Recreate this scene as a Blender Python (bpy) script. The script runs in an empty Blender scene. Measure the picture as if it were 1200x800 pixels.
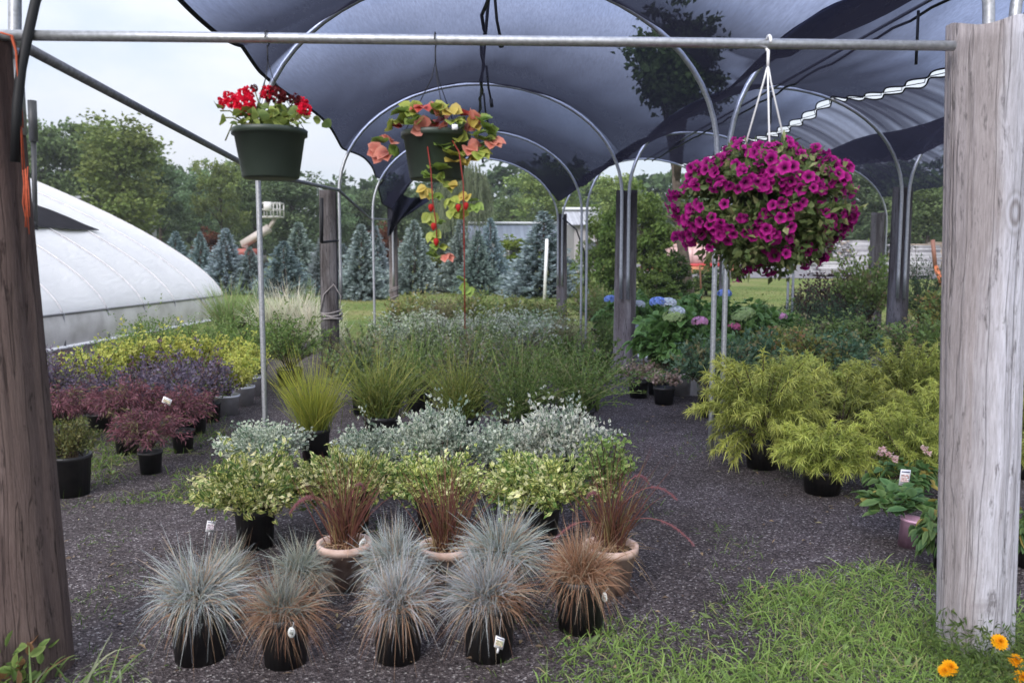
import bpy, math, random
import numpy as np
from mathutils import Vector

rng = np.random.default_rng(11)
random.seed(5)
R = math.radians
scene = bpy.context.scene
C = scene.collection
PI = math.pi

# ------------------------------------------------------------------ camera model (photo is 1200 x 800)
F, CX, CY = 980.0, 600.0, 400.0
HC, TH = 1.55, R(5.54)
PHI = 0.053                       # the shade house runs this far to the left of the view axis


def terr(x, y):
    """ground height: flat yard, gently rising lawn beyond"""
    t = np.maximum(0.0, np.asarray(y, float) - 19.0)
    t = np.where(t < 4, t * t / 8.0, t - 2.0)
    t = np.minimum(t, 75.0)
    return 0.032 * t + 0.0 * np.asarray(x, float)


def ray(px, py):
    x, y = (px - CX) / F, -(py - CY) / F
    return Vector((x, math.cos(TH) + y * math.sin(TH), -math.sin(TH) + y * math.cos(TH)))


def G(px, py):
    """point of the ground seen at a photo pixel"""
    d = ray(px, py)
    t = 1.0
    while t < 150:
        if HC + d.z * t <= float(terr(d.x * t, d.y * t)):
            break
        t += 0.02 if t < 30 else 0.1
    return Vector((d.x * t, d.y * t, float(terr(d.x * t, d.y * t))))


def AY(px, py, Y):
    d = ray(px, py)
    t = Y / d.y
    return Vector((d.x * t, Y, HC + d.z * t))


def pxm(Y):
    """metres per photo pixel at distance Y"""
    return Y / F


def RC(lat, s, z=0.0):
    """shade-house frame: lat across, s along"""
    return Vector((lat * math.cos(PHI) - s * math.sin(PHI), lat * math.sin(PHI) + s * math.cos(PHI), z))


# ------------------------------------------------------------------ mesh builder
class MB:
    def __init__(s):
        s.v, s.q, s.t, s.c, s.n = [], [], [], [], 0

    def add(s, v, quads=None, tris=None, col=(1, 1, 1)):
        v = np.asarray(v, float).reshape(-1, 3)
        s.v.append(v)
        if quads is not None and len(quads):
            s.q.append(np.asarray(quads, int).reshape(-1, 4) + s.n)
        if tris is not None and len(tris):
            s.t.append(np.asarray(tris, int).reshape(-1, 3) + s.n)
        col = np.asarray(col, float)
        if col.ndim == 1:
            col = np.tile(col, (len(v), 1))
        s.c.append(col)
        s.n += len(v)

    def mesh(s, name, mat, smooth=False):
        me = bpy.data.meshes.new(name)
        v = np.concatenate(s.v) if s.v else np.zeros((0, 3))
        c = np.concatenate(s.c) if s.c else np.zeros((0, 3))
        q = np.concatenate(s.q) if s.q else np.zeros((0, 4), int)
        t = np.concatenate(s.t) if s.t else np.zeros((0, 3), int)
        me.vertices.add(len(v))
        me.vertices.foreach_set("co", v.astype(np.float32).ravel())
        nl = len(q) * 4 + len(t) * 3
        me.loops.add(nl)
        me.loops.foreach_set("vertex_index", np.concatenate([q.ravel(), t.ravel()]).astype(np.int32))
        me.polygons.add(len(q) + len(t))
        st = np.concatenate([np.arange(len(q)) * 4, len(q) * 4 + np.arange(len(t)) * 3]).astype(np.int32)
        me.polygons.foreach_set("loop_start", st)
        if smooth:
            me.polygons.foreach_set("use_smooth", np.ones(len(q) + len(t), bool))
        me.update(calc_edges=True)
        a = me.color_attributes.new("Col", 'FLOAT_COLOR', 'POINT')
        a.data.foreach_set("color", np.concatenate([c, np.ones((len(c), 1))], 1).astype(np.float32).ravel())
        me.materials.append(mat)
        return me

    def bounds(s):
        v = np.concatenate(s.v)
        return np.percentile(v, 2, axis=0), np.percentile(v, 98, axis=0)

    # --- shapes
    def box(s, c, size, rz=0.0, col=(1, 1, 1), rx=0.0):
        hx, hy, hz = [k / 2 for k in size]
        v = np.array([[x, y, z] for x in (-hx, hx) for y in (-hy, hy) for z in (-hz, hz)])
        if rx:
            cr, sr = math.cos(rx), math.sin(rx)
            v = np.stack([v[:, 0], v[:, 1] * cr - v[:, 2] * sr, v[:, 1] * sr + v[:, 2] * cr], 1)
        cr, sr = math.cos(rz), math.sin(rz)
        v = np.stack([v[:, 0] * cr - v[:, 1] * sr, v[:, 0] * sr + v[:, 1] * cr, v[:, 2]], 1) + np.array(c)
        s.add(v, [(0, 1, 3, 2), (4, 6, 7, 5), (0, 4, 5, 1), (2, 3, 7, 6), (0, 2, 6, 4), (1, 5, 7, 3)], col=col)

    def tube(s, pts, rad, n=8, col=(1, 1, 1), cap=True):
        pts = np.asarray([tuple(p) for p in pts], float)
        m = len(pts)
        rad = np.broadcast_to(np.asarray(rad, float), (m,))
        tan = np.gradient(pts, axis=0)
        tan /= np.linalg.norm(tan, axis=1, keepdims=True) + 1e-12
        u = np.cross(tan[0], (0.13, 0.9, 0.41))
        u /= np.linalg.norm(u)
        V = []
        for i in range(m):
            u = u - tan[i] * np.dot(u, tan[i])
            u /= np.linalg.norm(u) + 1e-12
            w = np.cross(tan[i], u)
            a = np.arange(n) * 2 * PI / n
            V.append(pts[i] + rad[i] * (np.outer(np.cos(a), u) + np.outer(np.sin(a), w)))
        V = np.concatenate(V)
        q = [(i * n + k, i * n + (k + 1) % n, (i + 1) * n + (k + 1) % n, (i + 1) * n + k) for i in range(m - 1) for k in range(n)]
        t = []
        if cap:
            V = np.concatenate([V, pts[:1], pts[-1:]])
            t = [(m * n, (k + 1) % n, k) for k in range(n)] + [(m * n + 1, (m - 1) * n + k, (m - 1) * n + (k + 1) % n) for k in range(n)]
        s.add(V, q, t, col)

    def lathe(s, prof, n=24, c=(0, 0, 0), col=(1, 1, 1)):
        prof = np.asarray(prof, float)
        a = np.arange(n) * 2 * PI / n
        V = np.concatenate([np.stack([r * np.cos(a), r * np.sin(a), np.full(n, z)], 1) for r, z in prof]) + np.array(c)
        q = [(i * n + k, i * n + (k + 1) % n, (i + 1) * n + (k + 1) % n, (i + 1) * n + k) for i in range(len(prof) - 1) for k in range(n)]
        s.add(V, q, col=col)

    def leaves(s, P, D, L, W, c1, c2=None, fold=0.22, U=None, oval=False, droop=0.0):
        P = np.asarray(P, float)
        n = len(P)
        D = unit(np.asarray(D, float))
        if U is None:
            U = unit(rng.normal(size=(n, 3)) + np.array([0, 0, 0.8]))
        S = unit(np.cross(D, U))
        N = np.cross(S, D)
        L = np.broadcast_to(L, (n,))[:, None]
        W = np.broadcast_to(W, (n,))[:, None]
        c1 = np.broadcast_to(np.asarray(c1, float), (n, 3))
        c2 = c1 if c2 is None else np.broadcast_to(np.asarray(c2, float), (n, 3))
        Z = np.array([0, 0, -1.0])
        tip = P + D * L + Z * L * droop
        if not oval:
            r = P + D * L * .45 + S * W / 2 + N * W * fold
            l = P + D * L * .45 - S * W / 2 + N * W * fold
            V = np.stack([P, r, tip, l], 1).reshape(-1, 3)
            K = np.stack([c1, c2, c1, c2], 1).reshape(-1, 3)
            b = np.arange(n)[:, None] * 4
            s.add(V, tris=np.concatenate([b + [0, 1, 2], b + [0, 2, 3]]), col=K)
        else:
            st = ((.14, .30, .03), (.42, .50, .22), (.74, .38, .60))
            M_, R_, L_ = [], [], []
            for f, h, dz in st:
                m = P + D * L * f + Z * L * droop * dz
                M_.append(m)
                R_.append(m + S * W * h + N * W * fold * h * 2)
                L_.append(m - S * W * h + N * W * fold * h * 2)
            V = np.stack([P, tip] + M_ + R_ + L_, 1).reshape(-1, 3)
            K = np.stack([c1, c2, c1, c1, c1, c2, c2, c2, c2, c2, c2], 1).reshape(-1, 3)
            b = np.arange(n)[:, None] * 11
            s.add(V, quads=np.concatenate([b + [2, 5, 6, 3], b + [3, 6, 7, 4], b + [2, 3, 9, 8], b + [3, 4, 10, 9]]),
                  tris=np.concatenate([b + [0, 5, 2], b + [0, 2, 8], b + [4, 7, 1], b + [4, 1, 10]]), col=K)

    def blades(s, P, D, L, W, droop, c0, c1, nseg=3):
        P = np.asarray(P, float)
        n = len(P)
        D = unit(np.asarray(D, float))
        S = unit(np.cross(D, rng.normal(size=(n, 3))))
        L = np.broadcast_to(L, (n,))[:, None]
        W = np.broadcast_to(W, (n,))[:, None]
        dr = np.broadcast_to(droop, (n,))[:, None]
        c0 = np.broadcast_to(np.asarray(c0, float), (n, 3))
        c1 = np.broadcast_to(np.asarray(c1, float), (n, 3))
        V, K = [], []
        for i in range(nseg + 1):
            t = i / nseg
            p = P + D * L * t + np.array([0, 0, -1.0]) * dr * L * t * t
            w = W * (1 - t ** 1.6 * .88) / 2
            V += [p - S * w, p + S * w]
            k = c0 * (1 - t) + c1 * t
            K += [k, k]
        m = 2 * (nseg + 1)
        V = np.stack(V, 1).reshape(-1, 3)
        K = np.stack(K, 1).reshape(-1, 3)
        b = np.arange(n)[:, None] * m
        s.add(V, quads=np.concatenate([b + [2 * i, 2 * i + 1, 2 * i + 3, 2 * i + 2] for i in range(nseg)]), col=K)


def unit(a):
    return a / (np.linalg.norm(a, axis=-1, keepdims=True) + 1e-12)


def dirs(n, zmin=-1.0, zmax=1.0):
    z = rng.uniform(zmin, zmax, n)
    a = rng.uniform(0, 2 * PI, n)
    r = np.sqrt(np.maximum(0, 1 - z * z))
    return np.stack([r * np.cos(a), r * np.sin(a), z], 1)


def pick(pal, n):
    """per-item colour pairs from a palette of (weight, colour, second colour)"""
    w = np.array([p[0] for p in pal], float)
    k = rng.choice(len(pal), n, p=w / w.sum())
    a = np.array([p[1] for p in pal], float)[k]
    b = np.array([p[2] if len(p) > 2 else p[1] for p in pal], float)[k]
    return a, b


def jit(c, amt=.18):
    return c * rng.uniform(1 - amt, 1 + amt, (len(c), 1)) * rng.uniform(.94, 1.06, (len(c), 3))


# ------------------------------------------------------------------ materials
def newmat(name):
    m = bpy.data.materials.new(name)
    m.use_nodes = True
    nt = m.node_tree
    nt.nodes.clear()
    o = nt.nodes.new('ShaderNodeOutputMaterial')
    return m, nt, o


def nd(nt, typ, **kw):
    n = nt.nodes.new(typ)
    for k, v in kw.items():
        if hasattr(n, k) and k not in n.inputs:
            setattr(n, k, v)
        else:
            n.inputs[k].default_value = v
    return n


def ramp(nt, stops, fac, interp='LINEAR'):
    r = nt.nodes.new('ShaderNodeValToRGB')
    r.color_ramp.interpolation = interp
    e = r.color_ramp.elements
    while len(e) < len(stops):
        e.new(0.5)
    for i, (p, c) in enumerate(stops):
        e[i].position = p
        e[i].color = (*c, 1) if len(c) == 3 else c
    nt.links.new(fac, r.inputs[0])
    return r


def mapped(nt, scale=(1, 1, 1), coord='Object'):
    tc = nt.nodes.new('ShaderNodeTexCoord')
    mp = nt.nodes.new('ShaderNodeMapping')
    mp.inputs['Scale'].default_value = scale
    nt.links.new(tc.outputs[coord], mp.inputs[0])
    return mp.outputs[0]


def noise(nt, vec, scale, detail=4, rough=.55, dist=0.0):
    n = nd(nt, 'ShaderNodeTexNoise')
    n.inputs['Scale'].default_value = scale
    n.inputs['Detail'].default_value = detail
    n.inputs['Roughness'].default_value = rough
    n.inputs['Distortion'].default_value = dist
    nt.links.new(vec, n.inputs['Vector'])
    return n.outputs['Fac']


def mix(nt, a, b, fac, mode='MIX'):
    m = nt.nodes.new('ShaderNodeMix')
    m.data_type = 'RGBA'
    m.blend_type = mode
    for sock, v in ((m.inputs[0], fac), (m.inputs[6], a), (m.inputs[7], b)):
        if hasattr(v, 'is_linked'):
            nt.links.new(v, sock)
        elif isinstance(v, (int, float)):
            sock.default_value = v
        else:
            sock.default_value = (*v, 1)
    return m.outputs[2]


def bump(nt, h, strength, dist=.01):
    b = nt.nodes.new('ShaderNodeBump')
    b.inputs['Strength'].default_value = strength
    b.inputs['Distance'].default_value = dist
    nt.links.new(h, b.inputs['Height'])
    return b.outputs[0]


def foliage_mat(name, transl=.3, rough=.55, spec=.3):
    m, nt, o = newmat(name)
    at = nd(nt, 'ShaderNodeAttribute', attribute_name='Col')
    oi = nt.nodes.new('ShaderNodeObjectInfo')
    c = mix(nt, at.outputs['Color'], oi.outputs['Color'], 1.0, 'MULTIPLY')
    p = nt.nodes.new('ShaderNodeBsdfPrincipled')
    p.inputs['Roughness'].default_value = rough
    p.inputs['Specular IOR Level'].default_value = spec
    nt.links.new(c, p.inputs['Base Color'])
    tr = nt.nodes.new('ShaderNodeBsdfTranslucent')
    nt.links.new(c, tr.inputs['Color'])
    mx = nt.nodes.new('ShaderNodeMixShader')
    mx.inputs[0].default_value = transl
    nt.links.new(p.outputs[0], mx.inputs[1])
    nt.links.new(tr.outputs[0], mx.inputs[2])
    nt.links.new(mx.outputs[0], o.inputs[0])
    return m


def plain(name, col, rough=.5, metal=0.0, spec=.5, nscale=12.0, namt=.25, bmp=0.0, attr=False, second=None):
    """one base colour broken up by a noise of a second tone"""
    m, nt, o = newmat(name)
    p = nt.nodes.new('ShaderNodeBsdfPrincipled')
    p.inputs['Roughness'].default_value = rough
    p.inputs['Metallic'].default_value = metal
    p.inputs['Specular IOR Level'].default_value = spec
    v = mapped(nt)
    f = noise(nt, v, nscale, 5)
    if attr:
        at = nd(nt, 'ShaderNodeAttribute', attribute_name='Col')
        base = at.outputs['Color']
        r = ramp(nt, [(.3, (1 - namt,) * 3), (.7, (1, 1, 1))], f)
        c = mix(nt, base, r.outputs[0], 1.0, 'MULTIPLY')
    else:
        sec = second or tuple(k * (1 - namt) for k in col)
        r = ramp(nt, [(.35, sec), (.65, col)], f)
        c = r.outputs[0]
    nt.links.new(c, p.inputs['Base Color'])
    if bmp:
        nt.links.new(bump(nt, f, bmp), p.inputs['Normal'])
    nt.links.new(p.outputs[0], o.inputs[0])
    return m


def wood_mat(name, light, mid, dark, streak=.5, topdark=None, seed=0.0, knots=(), stain=None):
    """old pole: long grain, drying cracks, dark flecks, knots and stains"""
    m, nt, o = newmat(name)
    p = nt.nodes.new('ShaderNodeBsdfPrincipled')
    p.inputs['Roughness'].default_value = .88
    p.inputs['Specular IOR Level'].default_value = .15
    tc = nt.nodes.new('ShaderNodeTexCoord')
    wv = nt.nodes.new('ShaderNodeTexNoise')
    wv.inputs['Scale'].default_value = 1.6
    nt.links.new(tc.outputs['Object'], wv.inputs['Vector'])
    wm = nt.nodes.new('ShaderNodeVectorMath')
    wm.operation = 'MULTIPLY_ADD'
    wm.inputs[1].default_value = (.05, .05, 0)
    nt.links.new(wv.outputs['Color'], wm.inputs[0])
    nt.links.new(tc.outputs['Object'], wm.inputs[2])

    def mp(sc):
        k = nt.nodes.new('ShaderNodeMapping')
        k.inputs['Scale'].default_value = sc
        k.inputs['Location'].default_value = (seed, seed * 1.7, seed * .3)
        nt.links.new(wm.outputs[0], k.inputs[0])
        return k.outputs[0]

    def math1(op, x, y):
        k = nt.nodes.new('ShaderNodeMath')
        k.operation = op
        for sock, v in ((k.inputs[0], x), (k.inputs[1], y)):
            if hasattr(v, 'is_linked'):
                nt.links.new(v, sock)
            else:
                sock.default_value = v
        return k.outputs[0]

    broad = noise(nt, mp((1, 1, .12)), 8, 5, .6, .3)
    fine = noise(nt, mp((1, 1, .06)), 150, 7, .75, .15)
    crack = noise(nt, mp((1, 1, .009)), 19, 2, .5, .1)
    fleck = noise(nt, mp((1, 1, .22)), 34, 4, .7, .2)
    blot = noise(nt, mp((1, 1, .45)), 5.0, 6, .7, .6)
    base = ramp(nt, [(.30, tuple(.5 * a_ + .5 * b_ for a_, b_ in zip(dark, mid))), (.45, mid), (.60, light)], broad).outputs[0]
    fr = ramp(nt, [(.3, (.62, .60, .59)), (.6, (1.10, 1.10, 1.10))], fine).outputs[0]
    c = mix(nt, base, fr, 1.0, 'MULTIPLY')
    c = mix(nt, c, tuple(k * .8 for k in dark), ramp(nt, [(.27, (.7,) * 3), (.42, (0, 0, 0))], blot).outputs[0])
    if stain:
        ang, wid, scol = stain
        d = nt.nodes.new('ShaderNodeVectorMath')
        d.operation = 'DOT_PRODUCT'
        d.inputs[1].default_value = (math.cos(ang), math.sin(ang), 0)
        nt.links.new(wm.outputs[0], d.inputs[0])
        kk = math1('ADD', d.outputs['Value'], math1('MULTIPLY', math1('SUBTRACT', broad, .5), .25))
        mr = nt.nodes.new('ShaderNodeMapRange')
        mr.inputs['From Min'].default_value = wid - .03
        mr.inputs['From Max'].default_value = wid + .05
        nt.links.new(kk, mr.inputs['Value'])
        c = mix(nt, c, mix(nt, scol, fr, 1.0, 'MULTIPLY'), mr.outputs[0])
    fl = ramp(nt, [(.58, (0, 0, 0)), (.68, (.75,) * 3)], fleck).outputs[0]
    c = mix(nt, c, tuple(k * .4 for k in dark), fl)
    ck = ramp(nt, [(.486, (0, 0, 0)), (.496, (1, 1, 1)), (.502, (1, 1, 1)), (.512, (0, 0, 0))], crack).outputs[0]
    ckm = math1('MULTIPLY', ck, streak)
    c = mix(nt, c, tuple(k * .38 for k in dark), ckm)
    if topdark:
        sx = nt.nodes.new('ShaderNodeSeparateXYZ')
        nt.links.new(tc.outputs['Object'], sx.inputs[0])
        add = nt.nodes.new('ShaderNodeMath')
        add.operation = 'MULTIPLY_ADD'
        add.inputs[1].default_value = 1.2
        nt.links.new(blot, add.inputs[0])
        nt.links.new(sx.outputs['Z'], add.inputs[2])
        z0, z1, tcol = topdark
        k = nt.nodes.new('ShaderNodeMapRange')
        k.inputs['From Min'].default_value = z0
        k.inputs['From Max'].default_value = z1
        nt.links.new(add.outputs[0], k.inputs['Value'])
        c = mix(nt, c, mix(nt, tcol, fr, 1.0, 'MULTIPLY'), k.outputs[0])
    for kx, ky, kz, kr in knots:
        mpk = nt.nodes.new('ShaderNodeMapping')
        mpk.inputs['Scale'].default_value = (1, 1, .62)
        nt.links.new(wm.outputs[0], mpk.inputs[0])
        d = nt.nodes.new('ShaderNodeVectorMath')
        d.operation = 'DISTANCE'
        d.inputs[1].default_value = (kx + .025, ky + .025, kz * .62)
        nt.links.new(mpk.outputs[0], d.inputs[0])
        ds = d.outputs['Value']
        ringv = math1('SINE', math1('MULTIPLY', ds, 300.0), 0.0)
        rc = ramp(nt, [(.0, tuple(k * .9 for k in dark)), (1.0, tuple(k * .9 for k in mid))], math1('MULTIPLY_ADD', ringv, .5)).outputs[0]
        mk = ramp(nt, [(0, (1, 1, 1)), (kr * .75, (.85,) * 3), (kr * 1.25, (0, 0, 0))], ds).outputs[0]
        c = mix(nt, c, rc, mk)
        c = mix(nt, c, tuple(k * .25 for k in dark), ramp(nt, [(0, (1, 1, 1)), (kr * .22, (1, 1, 1)), (kr * .36, (0, 0, 0))], ds).outputs[0])
    nt.links.new(c, p.inputs['Base Color'])
    h = math1('SUBTRACT', fine, math1('MULTIPLY', ckm, 1.5))
    nt.links.new(bump(nt, h, .9, .010), p.inputs['Normal'])
    nt.links.new(p.outputs[0], o.inputs[0])
    return m


FOL = foliage_mat('leaf_surface', .32)
FOLT = foliage_mat('tree_leaf_surface', .3, .7, .1)
BLADE = foliage_mat('grass_blade_surface', .28, .6, .2)
PETAL = foliage_mat('petal_surface', .4, .6, .15)
STEM = plain('twig_bark', (.09, .065, .045), .8, spec=.2, nscale=40, attr=False)
BLACKP = plain('black_pot_plastic', (.011, .011, .013), .48, spec=.4, nscale=9, second=(.036, .033, .032))
TERRA = plain('dusty_terracotta', (.66, .50, .43), .85, spec=.2, nscale=16, second=(.50, .34, .27), bmp=.15)
GREENP = plain('dark_green_plastic', (.028, .04, .031), .45, spec=.4, nscale=9, second=(.036, .05, .04))
WHITEP = plain('white_pot_plastic', (.90, .90, .92), .5, nscale=18, second=(.80, .80, .82))
PINKP = plain('pink_pot_plastic', (.90, .54, .74), .45, nscale=14, namt=.12)
SOIL = plain('potting_soil', (.03, .022, .018), .95, spec=.1, nscale=120, second=(.075, .055, .042), bmp=.6)
STEEL = plain('galvanised_steel', (.50, .51, .54), .42, metal=.75, nscale=60, namt=.3)
STEELD = plain('weathered_steel', (.27, .27, .29), .55, metal=.6, nscale=40, namt=.35)
BLACK = plain('black_rubber', (.012, .012, .014), .6, spec=.3)
WHITE = plain('white_plastic_wire', (.78, .78, .80), .45, namt=.08)
TAG = plain('printed_tag', (1, 1, 1), .5, attr=True, namt=.06)
CARD = plain('painted_metal', (1, 1, 1), .55, attr=True, namt=.2, nscale=6)
ORANGE = plain('orange_twine_fibre', (.45, .10, .05), .8, spec=.1, nscale=80)
TWINE = plain('grey_twine_fibre', (.34, .31, .30), .9, spec=.1, nscale=80)
BARK = plain('tree_bark', (.13, .105, .085), .9, spec=.15, nscale=5, second=(.05, .04, .034), bmp=.5)
POSTR = wood_mat('silvered_pole_wood', (.70, .70, .78), (.58, .575, .645), (.26, .235, .245), .35, seed=.7, knots=((.0, -.15, 1.80, .055), (.03, -.15, .95, .03)), stain=(R(205), .065, (.35, .315, .325)))
POSTL = wood_mat('brown_pole_wood', (.215, .165, .16), (.125, .09, .083), (.045, .032, .03), .4, topdark=(2.0, 3.3, (.085, .05, .045)), seed=3.1, stain=(R(-20), .055, (.13, .095, .085)))
POSTM = wood_mat('weathered_post_wood', (.26, .235, .225), (.17, .145, .14), (.075, .06, .055), .7, topdark=(1.9, 2.9, (.05, .042, .042)), seed=5.3)
POSTD = wood_mat('tarred_post_wood', (.16, .15, .155), (.085, .075, .075), (.022, .02, .02), .5, seed=8.9)


# ------------------------------------------------------------------ scene helpers
def tag(o, label=None, cat=None, group=None, kind=None):
    if cat and not kind:
        kind = 'thing'
    for k, v in (('label', label), ('category', cat), ('group', group), ('kind', kind)):
        if v:
            o[k] = v
    return o


def link(name, me, parent=None, loc=None):
    o = bpy.data.objects.new(name, me)
    C.objects.link(o)
    if parent is not None:
        o.parent = parent
    if loc is not None:
        o.location = loc
    return o


def thing(name, label, cat, loc=(0, 0, 0), group=None, rz=0.0, scale=None):
    o = bpy.data.objects.new(name, None)
    o.empty_display_size = .1
    C.objects.link(o)
    o.location = loc
    o.rotation_euler = (0, 0, rz)
    if scale is not None:
        o.scale = scale
    return tag(o, label, cat, group)


def solo(name, mb, mat, label, cat, group=None, loc=None, smooth=True):
    """a thing that is one mesh; built in world coordinates, its origin moved to loc"""
    if loc is not None:
        mb.v = [v - np.array(loc) for v in mb.v]
    return tag(link(name, mb.mesh(name, mat, smooth), None, loc), label, cat, group)


ORD = ['first', 'second', 'third', 'fourth', 'fifth', 'sixth', 'seventh', 'eighth', 'ninth', 'tenth', 'eleventh', 'twelfth']
# ================================================================== SETTING: ground, gravel, road
def ground_mat():
    m, nt, o = newmat('lawn_ground')
    p = nt.nodes.new('ShaderNodeBsdfPrincipled')
    p.inputs['Roughness'].default_value = .95
    p.inputs['Specular IOR Level'].default_value = .1
    v = mapped(nt)
    a = noise(nt, v, .35, 6, .6)
    b = noise(nt, v, 9, 6, .7)
    c1 = ramp(nt, [(.35, (.10, .15, .04)), (.55, (.17, .20, .065)), (.7, (.25, .22, .11))], a).outputs[0]
    c2 = ramp(nt, [(.3, (.6, .6, .55)), (.7, (1.15, 1.15, 1.1))], b).outputs[0]
    nt.links.new(mix(nt, c1, c2, 1.0, 'MULTIPLY'), p.inputs['Base Color'])
    nt.links.new(bump(nt, b, .8, .05), p.inputs['Normal'])
    nt.links.new(p.outputs[0], o.inputs[0])
    return m


def gravel_mat():
    m, nt, o = newmat('dark_gravel')
    p = nt.nodes.new('ShaderNodeBsdfPrincipled')
    p.inputs['Roughness'].default_value = .9
    p.inputs['Specular IOR Level'].default_value = .2
    v = mapped(nt)
    vo = nt.nodes.new('ShaderNodeTexVoronoi')
    vo.inputs['Scale'].default_value = 115
    nt.links.new(v, vo.inputs['Vector'])
    sx = nt.nodes.new('ShaderNodeSeparateColor')
    nt.links.new(vo.outputs['Color'], sx.inputs[0])
    st = ramp(nt, [(0, (.026, .021, .022)), (.45, (.066, .054, .056)), (.8, (.115, .097, .099)), (.94, (.19, .165, .165)), (.985, (.36, .34, .33))], sx.outputs[0]).outputs[0]
    big = noise(nt, v, .8, 6, .6)
    mid = noise(nt, v, 6, 5, .6)
    c = mix(nt, st, ramp(nt, [(.32, (.62, .59, .57)), (.50, (.95, .93, .93)), (.68, (1.25, 1.22, 1.25))], big).outputs[0], 1.0, 'MULTIPLY')
    c = mix(nt, c, ramp(nt, [(.3, (.75, .72, .70)), (.6, (1.05, 1.05, 1.05))], mid).outputs[0], 1.0, 'MULTIPLY')
    nt.links.new(c, p.inputs['Base Color'])
    nt.links.new(bump(nt, vo.outputs['Distance'], .9, .012), p.inputs['Normal'])
    nt.links.new(p.outputs[0], o.inputs[0])
    return m


def sheet(name, xs, ys, zoff, mat, mask=None):
    X, Y = np.meshgrid(xs, ys)
    Z = terr(X, Y) + zoff
    V = np.stack([X, Y, Z], -1).reshape(-1, 3)
    w = len(xs)
    q = []
    for j in range(len(ys) - 1):
        for i in range(w - 1):
            if mask is None or mask((xs[i] + xs[i + 1]) / 2, (ys[j] + ys[j + 1]) / 2):
                q.append((j * w + i, j * w + i + 1, (j + 1) * w + i + 1, (j + 1) * w + i))
    mb = MB()
    mb.add(V, q)
    o = link(name, mb.mesh(name, mat, True))
    o['kind'] = 'structure'
    return o


xs = np.concatenate([np.linspace(-260, -40, 12), np.linspace(-36, 36, 40), np.linspace(40, 260, 12)])
ys = np.concatenate([np.linspace(-20, 18, 20), np.linspace(18.5, 26, 16), np.linspace(28, 130, 40), np.linspace(150, 400, 6)])
sheet('ground', xs, ys, 0.0, ground_mat())
GRAVEL = gravel_mat()


def wob(t, k):
    return .35 * math.sin(t * .9 + k) + .2 * math.sin(t * 2.3 + 2 * k) + .12 * math.sin(t * 6.1 + k)


def in_gravel(x, y):
    if y > 16.2 + wob(x, 1.0) - (.6 if x > -1 else 0):
        return False
    if x < -8.4 + wob(y, 2.0) or x > 14 + wob(y, .3):
        return False
    return True


sheet('gravel_path', np.arange(-10, 15.5, .09), np.arange(-4, 18, .09), .004, GRAVEL, in_gravel)

ASPH = plain('grey_asphalt', (.19, .18, .195), .9, spec=.2, nscale=3, namt=.2)
mb = MB()
for (x0, x1, y0, y1, k0, k1) in ((4.5, 60, 42, 60, 0, 0),):
    n = 24
    V = []
    for i in range(n + 1):
        x = x0 + (x1 - x0) * i / n
        for y in (y0 - .10 * (x - x0) * .8, y1 - .10 * (x - x0) * .8):
            V.append((x, y, float(terr(x, y)) + .03))
    mb.add(V, [(2 * i, 2 * i + 2, 2 * i + 3, 2 * i + 1) for i in range(n)])
o = link('road', mb.mesh('road', ASPH, True))
o['kind'] = 'structure'

# loose stones of the gravel near the camera
mb = MB()
n = 12000
yy = 2.3 + 7.5 * rng.random(n) ** 1.5
xx = rng.uniform(-.75, .75, n) * yy
keep = np.array([in_gravel(a, b) for a, b in zip(xx, yy)])
xx, yy = xx[keep], yy[keep]
n = len(xx)
s = rng.uniform(.0022, .0062, n)
oct_ = np.array([(1, 0, 0), (0, 1, 0), (-1, 0, 0), (0, -1, 0), (0, 0, .7), (0, 0, -.7)], float)
a = rng.uniform(0, 2 * PI, n)
V = oct_[None] * s[:, None, None] * rng.uniform(.6, 1.4, (n, 1, 3))
V = np.stack([V[..., 0] * np.cos(a)[:, None] - V[..., 1] * np.sin(a)[:, None], V[..., 0] * np.sin(a)[:, None] + V[..., 1] * np.cos(a)[:, None], V[..., 2]], -1)
V += np.stack([xx, yy, s * .4 + .004], 1)[:, None]
g, _ = pick([(5, (.075, .064, .066)), (4, (.04, .034, .036)), (2, (.14, .125, .125)), (.7, (.38, .36, .35)), (1, (.11, .075, .06))], n)
b = np.arange(n)[:, None] * 6
T = np.concatenate([b + k for k in ([0, 1, 4], [1, 2, 4], [2, 3, 4], [3, 0, 4], [1, 0, 5], [2, 1, 5], [3, 2, 5], [0, 3, 5])])
mb.add(V.reshape(-1, 3), tris=T, col=np.repeat(g, 6, 0))
o = link('gravel', mb.mesh('gravel', plain('loose_stone', (1, 1, 1), .9, spec=.2, attr=True), False))
tag(o, 'loose dark and pale stones lying on the gravel', 'gravel', None, 'stuff')


# grass and weeds
def grass_patch(mb, n, fx, L=(.05, .13), W=.0045, cols=None):
    P = []
    while len(P) < n:
        x, y, ok = fx()
        if ok:
            P.append((x, y, float(terr(x, y))))
    P = np.array(P)
    D = unit(dirs(n, .25, 1.0) + np.array([0, 0, .35]))
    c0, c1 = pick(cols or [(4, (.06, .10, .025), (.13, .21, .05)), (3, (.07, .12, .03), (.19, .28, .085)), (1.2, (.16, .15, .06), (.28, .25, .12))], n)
    mb.blades(P, D, rng.uniform(*L, n), rng.uniform(.6, 1.3, n) * W, rng.uniform(.2, .9, n), c0, jit(c1), 3)


def nz(x, y):
    return math.sin(2.1 * x + 1.3 * y) + math.sin(5.3 * x - 2.2 * y + 1) * .7 + math.sin(3.1 * y + 7.7 * x) * .5 + math.sin(11 * y - 6 * x) * .4


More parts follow.
